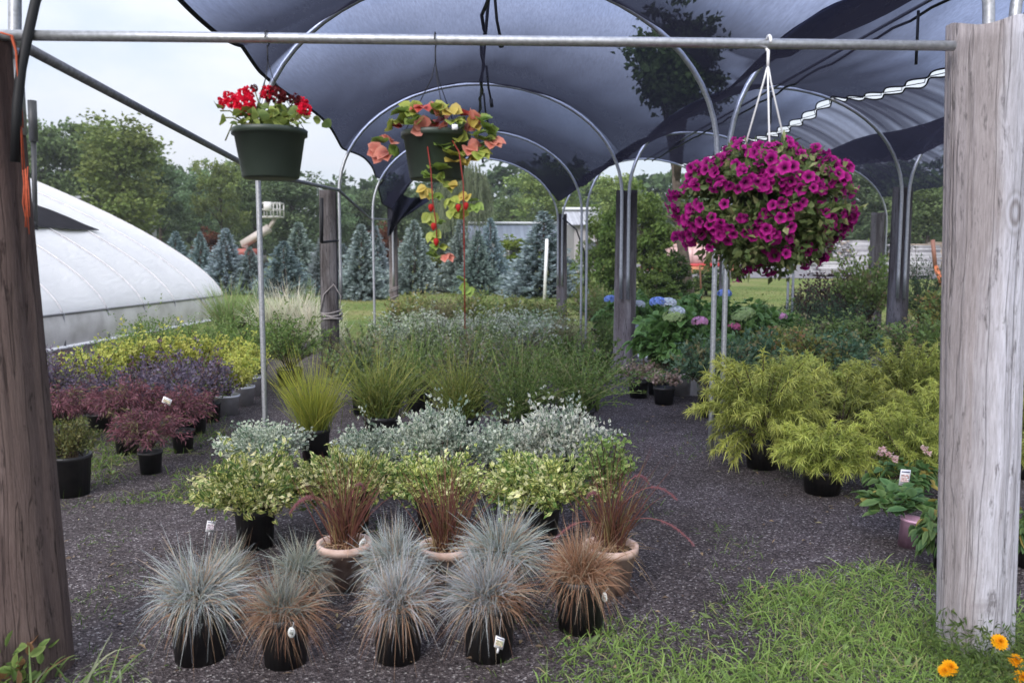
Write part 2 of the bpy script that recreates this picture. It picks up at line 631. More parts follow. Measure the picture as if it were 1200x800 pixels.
def f_corner():
    y = random.uniform(2.3, 4.15)
    x = random.uniform(.1, 2.6)
    edge = (3.56 - y) * 1.7 + min(0.0, (x - .50 + (y - 3) * .2)) * 1.9
    return x, y, random.random() < max(0.0, min(1.0, .46 + edge * .75 + .20 * nz(x, y) + .32 * nz(x * .6 + 3, y * .9)))


def f_left():
    y = random.uniform(5.2, 13.5)
    x = -random.uniform(.30, .62) * y
    return x, y, random.random() < .5 * (nz(x * .8, y * .8) - .1)


def f_strip():
    y = random.uniform(2.5, 7.8)
    x = random.uniform(-.55, .6) * y
    return x, y, random.random() < .4 * (nz(x * 1.7, y * 1.7) - .6)


mb = MB()
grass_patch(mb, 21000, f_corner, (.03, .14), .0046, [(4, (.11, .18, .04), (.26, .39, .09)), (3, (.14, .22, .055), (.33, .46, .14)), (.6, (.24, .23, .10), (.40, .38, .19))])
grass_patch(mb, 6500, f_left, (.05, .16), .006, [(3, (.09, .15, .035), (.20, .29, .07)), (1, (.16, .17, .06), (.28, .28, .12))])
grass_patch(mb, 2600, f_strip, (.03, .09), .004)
# broader weed leaves
n = 1500
P = []
while len(P) < n:
    x, y, k = f_corner() if random.random() < .5 else f_left()
    if k:
        P.append((x, y, .005))
P = np.array(P)
c1, c2 = pick([(3, (.09, .15, .04)), (2, (.14, .21, .07)), (1, (.10, .12, .05))], n)
mb.leaves(P, dirs(n, .15, .8), rng.uniform(.03, .075, n), rng.uniform(.012, .022, n), jit(c1))
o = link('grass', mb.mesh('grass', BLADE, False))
tag(o, 'short green weeds and grass growing through the gravel edge', 'grass', None, 'stuff')

mb2 = MB()
n = 520
yy = rng.uniform(2.6, 9.5, n)
xx = rng.uniform(-.6, .6, n) * yy
a, b = pick([(3, (.26, .18, .10), (.34, .25, .15)), (2, (.13, .09, .06), (.18, .13, .09)), (1, (.34, .30, .16), (.42, .36, .2))], n)
mb2.leaves(np.stack([xx, yy, rng.uniform(.006, .018, n)], 1), dirs(n, -.1, .25), rng.uniform(.015, .05, n), rng.uniform(.006, .02, n), a, b, fold=.35, U=unit(rng.normal(0, .35, (n, 3)) + np.array([0, 0, 1.])))
o = link('fallen_leaves', mb2.mesh('fallen_leaves', BLADE, False))
tag(o, 'dry leaf scraps and bark bits scattered on the gravel', 'leaf litter', None, 'stuff')

# meadow grass of the lawn beyond the beds
mb = MB()
n = 30000
yy = rng.uniform(15.8, 34, n)
xx = rng.uniform(-.22, .62, n) * yy
P = np.stack([xx, yy, terr(xx, yy)], 1)
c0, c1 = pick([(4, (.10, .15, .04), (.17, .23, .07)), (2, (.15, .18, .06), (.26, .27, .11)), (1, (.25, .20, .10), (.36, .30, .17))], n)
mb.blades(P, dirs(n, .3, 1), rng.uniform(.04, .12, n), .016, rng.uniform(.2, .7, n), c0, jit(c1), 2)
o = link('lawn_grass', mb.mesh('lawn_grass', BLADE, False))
tag(o, 'mown lawn grass behind the plant beds', 'grass', None, 'stuff')

# ================================================================== SHADE HOUSE
ROW = {-1: -1.65, 0: 2.02, 1: 5.69, 2: 9.36}
ST = [3.16, 6.62, 10.72, 14.5, 18.3]
SPR, RISE = 2.36, 1.38


def hoop_z(lat, c, a=1.835):
    u = np.clip(np.abs(lat - c) / a, 0, 1)
    return SPR + RISE * np.sqrt(np.maximum(0, 1 - u * u))


def post(label, base, top, r0, r1, mat, seed, group='wooden posts of the shade structure', sides=110):
    """tapered, slightly out-of-round pole from base to top"""
    r = np.random.default_rng(seed)
    base, top = np.array(tuple(base)), np.array(tuple(top))
    base = base - np.array([0, 0, .06])
    m = 40
    k1, k2, k3 = r.uniform(0, 6, 3)
    checks = [(r.uniform(0, 2 * PI), r.uniform(.03, .085), r.uniform(0, .7), r.uniform(.25, .9), r.uniform(-.25, .25), r.uniform(0, 6)) for _ in range(16)]   # drying cracks
    V = []
    for i in range(m):
        t = i / (m - 1)
        c = (top - base) * t
        for k in range(sides):
            a = 2 * PI * k / sides
            rr = (r0 + (r1 - r0) * t) * (1 + .035 * math.sin(2 * a + k1 + t) + .025 * math.sin(3 * a + k2 + 2.5 * t) + .018 * math.sin(7 * a + k3 + .6 * math.sin(5 * t)) + .010 * math.sin(13 * a + k1))
            for ca, cd, c0, cl, dr, kp in checks:
                if c0 < t < c0 + cl:
                    da = (a - ca - dr * t - .03 * math.sin(9 * t + kp) + PI) % (2 * PI) - PI
                    if abs(da) < .05:
                        rr *= 1 - cd * (1 - abs(da) / .05) * math.sin(PI * (t - c0) / cl) ** .5
            z = c[2] + (.015 * math.sin(3 * a + k3) if i == m - 1 else 0)
            V.append((c[0] + rr * math.cos(a), c[1] + rr * math.sin(a), z))
    V.append((top[0] - base[0], top[1] - base[1], top[2] - base[2] + .01))
    q = [(i * sides + k, i * sides + (k + 1) % sides, (i + 1) * sides + (k + 1) % sides, (i + 1) * sides + k) for i in range(m - 1) for k in range(sides)]
    t = [(m * sides, (m - 1) * sides + k, (m - 1) * sides + (k + 1) % sides) for k in range(sides)]
    mb = MB()
    mb.add(V, q, t)
    o = link('wooden_post', mb.mesh('wooden_post', mat, True), None, tuple(base))
    return tag(o, label, 'post', group)


YL, YR = 3.06, 3.27
post('brown weathered pole leaning beside the greenhouse, orange twine draped over its top', AY(38, 793, YL), AY(-33, 42, YL), .152, .142, POSTL, 1)
post('thick silvery grey pole with a knot standing behind the marigolds', AY(1141, 757, YR), AY(1157, 33, YR), .137, .139, POSTR, 2)
p = RC(ROW[-1], ST[2]) + Vector((-.12, .05, 0))
post('dark wooden post with grey twine wrapped round its middle', p, p + Vector((.02, 0, 2.42)), .115, .105, POSTD, 3)
p = G(466, 352)
p = RC(ROW[-1] + .02, ST[4]) + Vector((.02, 0.1, 0))
post('slender far post under the drooping flap of black cloth', p, p + Vector((0, 0, 2.52)), .10, .09, POSTM, 4)
p = RC(ROW[0], ST[2]) + Vector((.04, .20, 0))
post('stout grey post with two steel pipes strapped to its face, beside the hydrangeas', p, p + Vector((.0, 0, 2.44)), .15, .14, POSTM, 5)
p = RC(ROW[0], ST[4]) + Vector((.05, .17, 0))
post('post at the far end of the aisle before the conical spruce, its foot blackened', p, p + Vector((0, 0, 2.55)), .12, .11, POSTM, 6)
p = RC(ROW[1], ST[2]) + Vector((.05, .19, 0))
post('tall dark post with blackened foot among the yellow cypress shrubs', p, p + Vector((0, 0, 2.50)), .135, .125, POSTD, 7)
p = RC(ROW[1], ST[4]) + Vector((.02, .1, 0))
post('dark far post seen below the purple petunia basket', p, p + Vector((0, 0, 2.4)), .12, .11, POSTD, 8)
p = RC(ROW[2] - .10, ST[4]) + Vector((-.1, .1, 0))
post('dark far post in front of the white lumber stacks', p, p + Vector((0, 0, 2.6)), .16, .15, POSTD, 9)


def hoop(bay, v, label, mat=STEEL, a=1.75, sag=0.0, legs=(0.0, 0.0), spr=SPR):
    a = 1.79
    lo, hi = ROW[bay], ROW[bay + 1]
    c = (lo + hi) / 2
    s = ST[v]
    pts = [RC(c - a, s, legs[0])]
    for t in np.linspace(legs[0] + .3, spr - .1, 6):
        pts.append(RC(c - a, s, t))
    for k in np.linspace(0, PI, 33):
        pts.append(RC(c - a * math.cos(k), s, spr + (RISE + SPR - spr) * math.sin(k) ** .95))
    for t in np.linspace(spr - .1, legs[1] + .3, 6):
        pts.append(RC(c + a, s, t))
    pts.append(RC(c + a, s, legs[1]))
    mb = MB()
    mb.tube(pts, .0215, 10)
    return solo('hoop_pipe', mb, mat, label, 'hoop', 'steel hoops carrying the shade cloth', RC(c, s, 0))


L1 = 1.05
hoop(-1, 0, 'steel hoop rising above the front crossbar from the brown to the silvery pole', legs=(2.0, 2.05))
hoop(-1, 1, 'large steel hoop nearest behind the geranium and strawberry baskets', legs=(0, 0))
hoop(-1, 2, 'steel hoop springing from the twine wrapped post over the plant bed', legs=(L1, L1))
hoop(-1, 3, 'steel hoop behind the strawberry basket standing on bare pipe legs in the bed', legs=(0, 0))
hoop(-1, 4, 'farthest of the steel hoops over the middle bed, ending at the lawn', legs=(1.0, 1.0))
hoop(0, 0, 'steel hoop leaving the top of the silvery pole out of view', legs=(2.0, 2.0))
hoop(0, 1, 'large steel hoop passing above the petunia basket', legs=(0, 0))
hoop(0, 2, 'steel hoop from the strapped post to the tall dark post above the cypress shrubs', legs=(L1, L1))
hoop(0, 3, 'steel hoop with thin pipe legs beyond the hydrangeas', legs=(0, 0))
hoop(0, 4, 'farthest of the steel hoops over the hydrangea bed', legs=(1.0, 1.0))
hoop(1, 2, 'steel hoop starting at the tall dark post and passing behind the silvery pole', legs=(L1, L1))
hoop(1, 3, 'steel hoop crossing under the pale outer shade cloth', legs=(0, 0))
hoop(1, 4, 'farthest of the steel hoops under the pale outer shade cloth', legs=(1.0, 1.0))

# front crossbar and eave pipes
mb = MB()
mb.tube([AY(-30, 41, YL - .05), AY(300, 44.6, YL + .02), AY(700, 49, YL + .10), AY(1118, 54, YR - .08)], .0185, 12)
solo('crossbar_pipe', mb, STEEL, 'straight galvanised pipe carrying the three hanging baskets', 'pipe')
mb = MB()
A0, A1, A2 = AY(16, 48, YL), AY(306, 203, 6.85), AY(397, 223, 10.45)
mb.tube([A0, A1], .02, 8)
solo('eave_pipe', mb, STEELD, 'dark sloping pipe from the brown leaning pole towards the geranium pot', 'pipe', 'eave pipes along the greenhouse side')
mb = MB()
mb.tube([A1, A2], .02, 8)
solo('eave_pipe', mb, STEELD, 'short sloping pipe reaching from the geranium pot to the twine wrapped post', 'pipe', 'eave pipes along the greenhouse side')
mb = MB()
mb.tube([A2, RC(ROW[-1], ST[3], 2.25), RC(ROW[-1], ST[4], 2.42)], .02, 8)
solo('eave_pipe', mb, STEELD, 'far eave pipe between the twine wrapped post and the post with cloth flap', 'pipe', 'eave pipes along the greenhouse side')


def wavy(p0, p1, n, amp, seed):
    r = np.random.default_rng(seed)
    o = []
    for i in range(n + 1):
        t = i / n
        p = p0.lerp(p1, t)
        o.append(p + Vector((r.uniform(-amp, amp), 0, r.uniform(-amp, amp) - amp * math.sin(t * PI * 9) ** 2)))
    return o


cA, cB, cC = (ROW[-1] + ROW[0]) / 2, (ROW[0] + ROW[1]) / 2, (ROW[1] + ROW[2]) / 2
RT = SPR + RISE
t = thing('ridge_pipe', 'ridge pipe with black irrigation hose tied under the hoops above the strawberry basket', 'pipe', RC(cA, ST[0], RT))
o0 = np.array(RC(cA, ST[0], RT))
mb = MB()
mb.tube([Vector(RC(cA, s, RT - .035)) - Vector(o0) for s in (ST[0], ST[2], ST[4])], .016, 8)
link('pipe', mb.mesh('pipe', STEELD, True), t)
mb = MB()
mb.tube([p - Vector(o0) for p in wavy(RC(cA - .02, ST[0] - .3, RT - .10), RC(cA - .02, ST[4] - .6, RT - .12), 46, .035, 3)], .016, 7)
link('hose', mb.mesh('hose', BLACK, True), t)
for k, s in enumerate((ST[1], ST[2] - 1.5, ST[2], ST[3])):
    mb = MB()
    q = Vector(RC(cA + .03, s + .05, RT - .1)) - Vector(o0)
    mb.tube([q, q + Vector((.02, .1, -.22)), q + Vector((.05, .12, -.36))], .012, 6)
    mb.tube([q + Vector((.045, .12, -.33)), q + Vector((.055, .12, -.42))], .02, 6)
    link('sprinkler_head', mb.mesh('sprinkler_head', BLACK, True), t)
t = thing('ridge_pipe', 'ridge pipe under the cloth above the petunia basket with drop sprinklers', 'pipe', RC(cB, ST[0], RT))
o0 = np.array(RC(cB, ST[0], RT))
mb = MB()
mb.tube([Vector(RC(cB, s, RT - .035)) - Vector(o0) for s in (ST[0], ST[2], ST[4])], .016, 8)
link('pipe', mb.mesh('pipe', STEELD, True), t)
mb = MB()
mb.tube([p - Vector(o0) for p in wavy(RC(cB + .05, ST[0] - .3, RT - .07), RC(cB + .04, ST[4] - .6, RT - .10), 46, .02, 4)], .013, 7)
link('hose', mb.mesh('hose', BLACK, True), t)
for k, (s, l) in enumerate(((ST[0] + 2.0, .42), (ST[1] + .6, .45), (ST[2], .4))):
    mb = MB()
    q = Vector(RC(cB + .02, s, RT - .06)) - Vector(o0)
    mb.tube([q, q + Vector((0, 0, -l))], .013, 6)
    link('drop_pipe', mb.mesh('drop_pipe', BLACK, True), t)


# ---- shade cloth
def cloth_mat(name, kt, dark, tcol, folds):
    """knitted mesh: open to rays that cross it squarely, closed to rays that graze it, like the real weave"""
    m, nt, o = newmat(name)
    lw = nt.nodes.new('ShaderNodeLayerWeight')
    lw.inputs['Blend'].default_value = .5
    tc = nt.nodes.new('ShaderNodeTexCoord')
    mp = nt.nodes.new('ShaderNodeMapping')
    mp.inputs['Scale'].default_value = folds
    nt.links.new(tc.outputs['Object'], mp.inputs[0])
    n1 = noise(nt, mp.outputs[0], 30, 4, .7, .1)
    n2 = noise(nt, tc.outputs['Object'], 1.3, 3, .5)
    op = ramp(nt, [(0.0, (kt * .85,) * 3), (.30, (kt * .82,) * 3), (.45, (kt * .70,) * 3), (.56, (kt * .48,) * 3), (.66, (kt * .24,) * 3), (.78, (kt * .085,) * 3), (1.0, (.03,) * 3)], lw.outputs['Facing']).outputs[0]
    var = ramp(nt, [(.3, (.80,) * 3), (.7, (1.12,) * 3)], n1).outputs[0]
    var2 = ramp(nt, [(.3, (.90,) * 3), (.7, (1.06,) * 3)], n2).outputs[0]
    f = mix(nt, mix(nt, op, var, 1.0, 'MULTIPLY'), var2, 1.0, 'MULTIPLY')
    d = nt.nodes.new('ShaderNodeBsdfDiffuse')
    d.inputs['Color'].default_value = (*dark, 1)
    tl = nt.nodes.new('ShaderNodeBsdfTranslucent')
    tl.inputs['Color'].default_value = (dark[0] * 1.5, dark[1] * 1.5, dark[2] * 1.7, 1)
    mm = nt.nodes.new('ShaderNodeMixShader')
    mm.inputs[0].default_value = .5
    nt.links.new(d.outputs[0], mm.inputs[1])
    nt.links.new(tl.outputs[0], mm.inputs[2])
    tr = nt.nodes.new('ShaderNodeBsdfTransparent')
    tr.inputs['Color'].default_value = (*tcol, 1)
    mx = nt.nodes.new('ShaderNodeMixShader')
    nt.links.new(f, mx.inputs[0])
    nt.links.new(mm.outputs[0], mx.inputs[1])
    nt.links.new(tr.outputs[0], mx.inputs[2])
    nt.links.new(mx.outputs[0], o.inputs[0])
    return m


CLOTH = cloth_mat('black_shade_mesh', .90, (.012, .012, .018), (.64, .72, 1.0), (2.2, .16, 2.2))
CLOTH2 = cloth_mat('thin_shade_mesh', .72, (.02, .02, .03), (.78, .82, 1.0), (.25, 2.2, 1))
HEM = plain('black_hem_tape', (.014, .014, .017), .8, spec=.1)
VAL = 2.78


def seg(s):
    for i in range(len(ST) - 1):
        if s <= ST[i + 1]:
            return i, (s - ST[i]) / (ST[i + 1] - ST[i])
    return len(ST) - 2, 1.0 + (s - ST[-1]) / 4


def sagf(s):
    i, t = seg(s)
    t = min(max(t, 0), 1)
    return 4 * t * (1 - t) * (1.05, .70, .46, .33)[min(i, 3)]


def cloth_z(lat, s):
    if lat < ROW[0]:
        z = float(hoop_z(lat, cA, 1.80))
    elif lat < ROW[1]:
        z = float(hoop_z(lat, cB, 1.80))
    else:
        z = float(hoop_z(lat, cC, 1.80))
    k = 4.6
    vz = VAL + .42 * min(1.0, 1.25 * sagf(s))      # away from the hoops the cloth bridges higher
    z = math.log(math.exp(k * (z - 2.5)) + math.exp(k * (vz - 2.5))) / k + 2.5      # cloth bridges the valley
    return z + .028


def fold(lat, s):
    return .010 * math.sin(2.1 * s + 3 * lat) + .006 * math.sin(5.3 * lat + .7 * s) + .0035 * math.sin(19 * lat + 1.5 * s + math.sin(3 * s))


def left_edge(s):
    i, t = seg(s)
    t = min(max(t, 0), 1)
    e = ROW[-1] + .11 + .10 * math.sin(PI * t) ** 1.2
    if s > ST[3] + .8:
        e = ROW[-1] + .05
    return e


GAP = 4.66
NS, NL = 420, 84
ss = np.linspace(ST[0] - .12, ST[4] + .12, NS)
SC = .46
V, Ledge, Redge, Fedge, Bedge = [], [], [], [], []
for j, s in enumerate(ss):
    for i in range(NL):
        u = i / (NL - 1)
        lo = left_edge(s)
        hi = GAP - .040 * (1 + math.cos(2 * PI * (s - ST[0]) / .46)) ** .7
        lat = lo + (hi - lo) * u
        z = cloth_z(lat, s) - .42 * sagf(s) * (1.0 if lat < ROW[0] else .9) + fold(lat, s)
        edge = max(0.0, 1 - u * 12)
        if s > ST[3] + .8:      # the loose flap hanging at the far corner
            z -= edge * .25 * min(1, (s - ST[3] - .8) / .8)
        V.append(tuple(RC(lat, s, z)))
mb = MB()
mb.add(V, [(j * NL + i, j * NL + i + 1, (j + 1) * NL + i + 1, (j + 1) * NL + i) for j in range(NS - 1) for i in range(NL - 1)])
t = thing('shade_cloth', 'dark sagging shade cloth stretched over the hoops above the hanging baskets', 'shade cloth')
link('mesh_panel', mb.mesh('mesh_panel', CLOTH, True), t)
mb = MB()
mb.tube([V[j * NL] for j in range(0, NS)], .013, 6)
link('edge_hem', mb.mesh('edge_hem', HEM, True), t)
mb = MB()
mb.tube([V[j * NL + NL - 1] for j in range(NS)], .009, 6)
link('edge_hem', mb.mesh('edge_hem', HEM, True), t)
mb = MB()
mb.tube([V[(NS - 1) * NL + i] for i in range(NL)], .013, 6)
link('edge_hem', mb.mesh('edge_hem', HEM, True), t)
mb = MB()
mb.tube([V[i] for i in range(NL)], .013, 6)
link('edge_hem', mb.mesh('edge_hem', HEM, True), t)

V = []
NS, NL = 420, 60
for j, s in enumerate(ss):
    lo = GAP + .022 + .042 * (1 + math.cos(2 * PI * (s - ST[0]) / .46)) ** .7
    for i in range(NL):
        u = i / (NL - 1)
        lat = lo + (9.25 - lo) * u
        z = cloth_z(lat, s) - (.378 - .16 * min(1, u * 3)) * sagf(s) + .006 * math.sin(6.5 * s + 1.5 * math.sin(lat)) + .005 * math.sin(13 * s + 3 * math.sin(1.7 * lat + s)) + .002 * math.sin(31 * s + lat)
        V.append(tuple(RC(lat, s, z)))
mb = MB()
mb.add(V, [(j * NL + i, j * NL + i + 1, (j + 1) * NL + i + 1, (j + 1) * NL + i) for j in range(NS - 1) for i in range(NL - 1)])
t = thing('shade_cloth', 'paler wrinkled shade cloth laced beyond the bright scalloped gap', 'shade cloth')
link('mesh_panel', mb.mesh('mesh_panel', CLOTH2, True), t)
mb = MB()
mb.tube([V[j * NL] for j in range(NS)], .009, 6)
link('edge_hem', mb.mesh('edge_hem', HEM, True), t)
mb = MB()
mb.tube([V[(NS - 1) * NL + i] for i in range(NL)], .012, 6)
link('edge_hem', mb.mesh('edge_hem', HEM, True), t)
mb = MB()
pts = []
for k in range(66):
    s = ST[0] + k * .23
    pts.append(RC(GAP - .02 if k % 2 else GAP + .10, s, cloth_z(GAP, s) - .378 * sagf(s) + .004))
mb.tube(pts, .005, 5)
solo('lacing_cord', mb, BLACK, 'black cord zigzagging across the gap between the two shade cloths', 'cord')

V = []
for j in range(26):
    for i in range(22):
        u, v = i / 21, j / 25
        lat = ROW[-1] - .05 + (.95 * u) * (1 - .75 * v)
        s = ST[4] - .35 + .10 * math.sin(u * 17 + 2 * v) + .12 * (1 - v)
        V.append(tuple(RC(lat, s, 3.0 - .18 * u - 1.05 * v * (1 - .55 * u) + .03 * math.sin(9 * u))))
mb = MB()
mb.add(V, [(j * 22 + i, j * 22 + i + 1, (j + 1) * 22 + i + 1, (j + 1) * 22 + i) for j in range(25) for i in range(21)])
solo('loose_cloth', mb, plain('gathered_black_cloth', (.022, .022, .030), .9, spec=.1, nscale=20), 'gathered black cloth hanging in a point onto the slender far post', 'cloth flap')

# twine, straps and small hangings
mb = MB()
for k in range(5):
    e = rng.uniform(-4, 3)
    path = [(0 + e, 38), (14 + e * .5, 42), (20 + e * .6, 60), (23 + e * .6, 100), (26 + e * .6, 150), (29 + e * .7, 205)]
    path = path[:int(rng.integers(4, 7))]
    mb.tube([AY(x + rng.uniform(-1, 1), y, YL - .10 + .004 * k) for x, y in path], .0022, 4)
for k in range(8):
    x = 30 + rng.uniform(-4, 4)
    y0, y1 = rng.uniform(195, 215), rng.uniform(240, 275)
    mb.tube([AY(x, y0, YL - .11), AY(x + rng.uniform(-3, 3), (y0 + y1) / 2, YL - .12), AY(x + rng.uniform(-6, 4), y1, YL - .12)], .0022, 4)
solo('orange_twine', mb, ORANGE, 'frayed orange twine hanging down the side of the brown leaning pole', 'twine')
mb = MB()
p = RC(ROW[-1], ST[2]) + Vector((-.11, .05, 0))
for z in (.80, .835, .87, .90):
    pts = [p + Vector((.135 * math.cos(a) + .02, .135 * math.sin(a), z + .02 * math.sin(a * 1.5 + z * 40))) for a in np.linspace(0, 2 * PI, 26)]
    mb.tube(pts, .008, 5)
pts = [p + Vector((.13, -.05, .88)), p + Vector((.16, -.08, 1.1)), p + Vector((.08, -.12, 1.25)), p + Vector((-.05, -.12, 1.12)), p + Vector((-.1, -.1, .9))]
mb.tube(pts, .008, 5)
solo('twine_wrap', mb, TWINE, 'grey twine wound round the dark post beside the tall grasses', 'twine')
mb = MB()
p = RC(ROW[-1] + .02, ST[4]) + Vector((.02, .1, 0))
for z in (.75, .9, .94):
    mb.tube([p + Vector((.12 * math.cos(a), .12 * math.sin(a), z + .05 * math.cos(a))) for a in np.linspace(0, 2 * PI, 22)], .008, 5)
solo('twine_wrap', mb, TWINE, 'pale twine wound round the slender far post below the cloth flap', 'twine')
mb = MB()
a0 = AY(22, 104, YL - .1)
pts = [AY(60, -40, YL + .02), AY(42, 0, YL - .02), AY(33, 40, YL - .06), AY(25, 80, YL - .08), AY(20, 125, YL - .1), AY(18, 190, YL - .1)]
mb.tube(pts, .017, 8)
solo('black_hose', mb, BLACK, 'thick black hose curving down beside the top of the brown leaning pole', 'hose')
mb = MB()
p0 = RC(ROW[0] + .02, ST[4] - .3)
pts = [p0 + Vector((.0, 0, 2.45)), p0 + Vector((.3, 0, 2.2)), p0 + Vector((.48, 0, 1.7)), p0 + Vector((.5, 0, 1.2)), p0 + Vector((.42, 0, .7))]
mb.tube(pts, .017, 7)
solo('black_hose', mb, BLACK, 'thin black hose dangling from the far aisle post over the shrubs', 'hose')
mb = MB()
p0 = AY(377, 232, 10.2)
mb.tube([p0, AY(377, 284, 10.2)], .022, 7)
mb.tube([AY(377, 284, 10.2), AY(396, 282, 10.5)], .016, 7)
solo('black_riser_pipe', mb, BLACK, 'short black pipe on a bracket beside the twine wrapped post', 'pipe')
# ================================================================== PLANT KINDS
# a kind = list of variants; a variant = (parts, half width, height); parts = [(name, mesh, material colour tint)]
def pot_mesh(name, r, h, mat, rim=.012, taper=.86, rimh=.02, n=28):
    mb = MB()
    mb.lathe([(.001, .004), (r * taper * .97, .004), (r * taper, .0), (r, h - rimh), (r + rim * .6, h - rimh), (r + rim * .6, h), (r - .004, h), (r - .012, h - .03), (.001, h - .03)], n)
    return mb.mesh(name, mat, False)


def soil_mesh(r, z):
    mb = MB()
    n = 22
    a = np.arange(n) * 2 * PI / n
    V = [(0, 0, z + .012)] + [(r * .55 * math.cos(k), r * .55 * math.sin(k), z + rng.uniform(0, .014)) for k in a] + [(r * math.cos(k), r * math.sin(k), z) for k in a]
    mb.add(V, [(1 + k, n + 1 + k, n + 1 + (k + 1) % n, 1 + (k + 1) % n) for k in range(n)], [(0, 1 + k, 1 + (k + 1) % n) for k in range(n)])
    return mb.mesh('soil', SOIL, False)


def tag_mesh(w=.05, h=.075, stake=.10, pic=((.55, .35, .30), (.35, .45, .25))):
    mb = MB()
    mb.box((0, 0, stake + h / 2), (w, .0025, h), col=(.82, .82, .84))
    mb.box((0, 0, stake / 2), (.008, .0022, stake), col=(.75, .75, .76))
    rr = np.random.default_rng(4)
    for i in range(5):
        for j in range(4):
            c = np.array(pic[(i + j) % 2]) * rr.uniform(.6, 1.5)
            mb.box((-w * .32 + w * .16 * i, -.0022, stake + h * .28 + h * .12 * j), (w * .16, .0016, h * .12), col=np.clip(c, 0, .9))
    mb.box((0, -.0022, stake + h * .86), (w * .8, .0016, h * .06), col=(.12, .12, .25))
    mb.box((0, -.0022, stake + h * .10), (w * .7, .0016, h * .05), col=(.15, .15, .15))
    return mb.mesh('plant_tag', TAG, False)


TAGM = tag_mesh()
TAGP = tag_mesh(.055, .085, .16, ((.75, .45, .42), (.80, .62, .58)))
mb = MB()
mb.lathe([(.001, -.001), (.022, -.001), (.022, .001), (.001, .001)], 14)
mb.v[-1] = mb.v[-1][:, [0, 2, 1]] * np.array([.8, 1, 1.25]) + np.array([0, 0, .10])
mb.c[-1][:] = (.66, .68, .66)
mb.box((0, -.0016, .098), (.020, .001, .016), col=(.25, .27, .25))
mb.box((0, -.0016, .112), (.018, .001, .003), col=(.1, .1, .1))
mb.tube([(0, 0, .125), (.005, .02, .145), (-.004, .05, .13)], .0012, 4, (.7, .7, .7))
LOOPTAG = mb.mesh('plant_tag', TAG, False)


def finish(parts, mbs, extra=()):
    lo = np.min([m.bounds()[0] for m in mbs], 0)
    hi = np.max([m.bounds()[1] for m in mbs], 0)
    return (parts + list(extra), max(hi[0] - lo[0], hi[1] - lo[1]) / 2, hi[2])


POTS = {}


def pot(kind, r, h):
    key = (kind, round(r, 3), round(h, 3))
    if key not in POTS:
        POTS[key] = pot_mesh('pot', r, h, {'black': BLACKP, 'white': WHITEP, 'terra': TERRA, 'pink': PINKP, 'green': GREENP}[kind],
                             .012 if kind != 'terra' else .022, .86 if kind != 'terra' else .74, .02 if kind != 'terra' else .035)
    return ('pot', POTS[key])


def shrub(n_tw, n_lf, Rr, H, base, L, W, pal, up=.5, zmin=-.1, inner=.45, spread=.6, oval=False, tip_up=.25, flat=1.0, jitr=.015, potk=('black', .12, .2), stem=True, droop=0.0, tall=1.0, spikes=0, power=.5, lay=None):
    """potted bush: twigs arching from a crown, leaves in pairs along each outer half"""
    d = dirs(n_tw, zmin, 1.0)
    r = rng.uniform(.45, 1.0, n_tw) ** power
    r *= 1 + .16 * np.sin(3 * np.arctan2(d[:, 1], d[:, 0]) + rng.uniform(0, 6)) * (1 - np.abs(d[:, 2]))
    ctr = base + (H - base) * .36
    E = np.stack([d[:, 0] * Rr * r, d[:, 1] * Rr * r, ctr + d[:, 2] * (H - ctr) * r * flat], 1)
    if spikes:
        k = rng.choice(n_tw, spikes, replace=False)
        E[k] += (E[k] - np.array([0, 0, base])) * rng.uniform(.15, .45, (spikes, 1)) * np.array([.6, .6, 1.2])
    O = np.stack([rng.normal(0, .02, n_tw), rng.normal(0, .02, n_tw), np.full(n_tw, base)], 1)
    M = O + (E - O) * .5 + np.array([0, 0, 1.0]) * up * np.linalg.norm(E[:, :2], axis=1)[:, None] * .5
    t = np.sort(rng.uniform(inner, 1.0, (n_tw, n_lf)), 1)[..., None]
    P = (1 - t) ** 2 * O[:, None] + 2 * t * (1 - t) * M[:, None] + t * t * E[:, None]
    T = unit(2 * (1 - t) * (M - O)[:, None] + 2 * t * (E - M)[:, None])
    P = P + rng.normal(0, jitr, P.shape)
    D = T * .55 + rng.normal(0, spread, P.shape) + np.array([0, 0, tip_up])
    a, b = pick(pal, n_tw)
    k = n_tw * n_lf
    a2 = jit(np.repeat(a, n_lf, 0), .2)
    b2 = np.repeat(b, n_lf, 0) * (a2 / (np.repeat(a, n_lf, 0) + 1e-9)).mean(1, keepdims=True)
    # a share of leaves takes any palette colour
    sw = rng.random(k) < .3
    aa, bb = pick(pal, k)
    a2[sw], b2[sw] = aa[sw], bb[sw]
    U = None
    if lay is not None:
        U = unit(rng.normal(0, lay, (k, 3)) + np.array([0, 0, 1.0]))
    mb = MB()
    mb.leaves(P.reshape(-1, 3), D.reshape(-1, 3), L * rng.uniform(.65, 1.2, k), W * rng.uniform(.7, 1.15, k), a2, b2, oval=oval, droop=droop, U=U)
    parts = [('foliage', mb.mesh('foliage', FOL, False))]
    if stem:
        sm = MB()
        for i in range(0, n_tw, max(1, n_tw // 34)):
            tt = np.linspace(0, .92, 5)[:, None]
            sm.tube((1 - tt) ** 2 * O[i] + 2 * tt * (1 - tt) * M[i] + tt * tt * E[i], np.linspace(.0045, .0018, 5), 4, cap=False)
        parts.append(('stems', sm.mesh('stems', STEM, True)))
    if potk:
        parts.append(pot(*potk))
    return finish(parts, [mb])


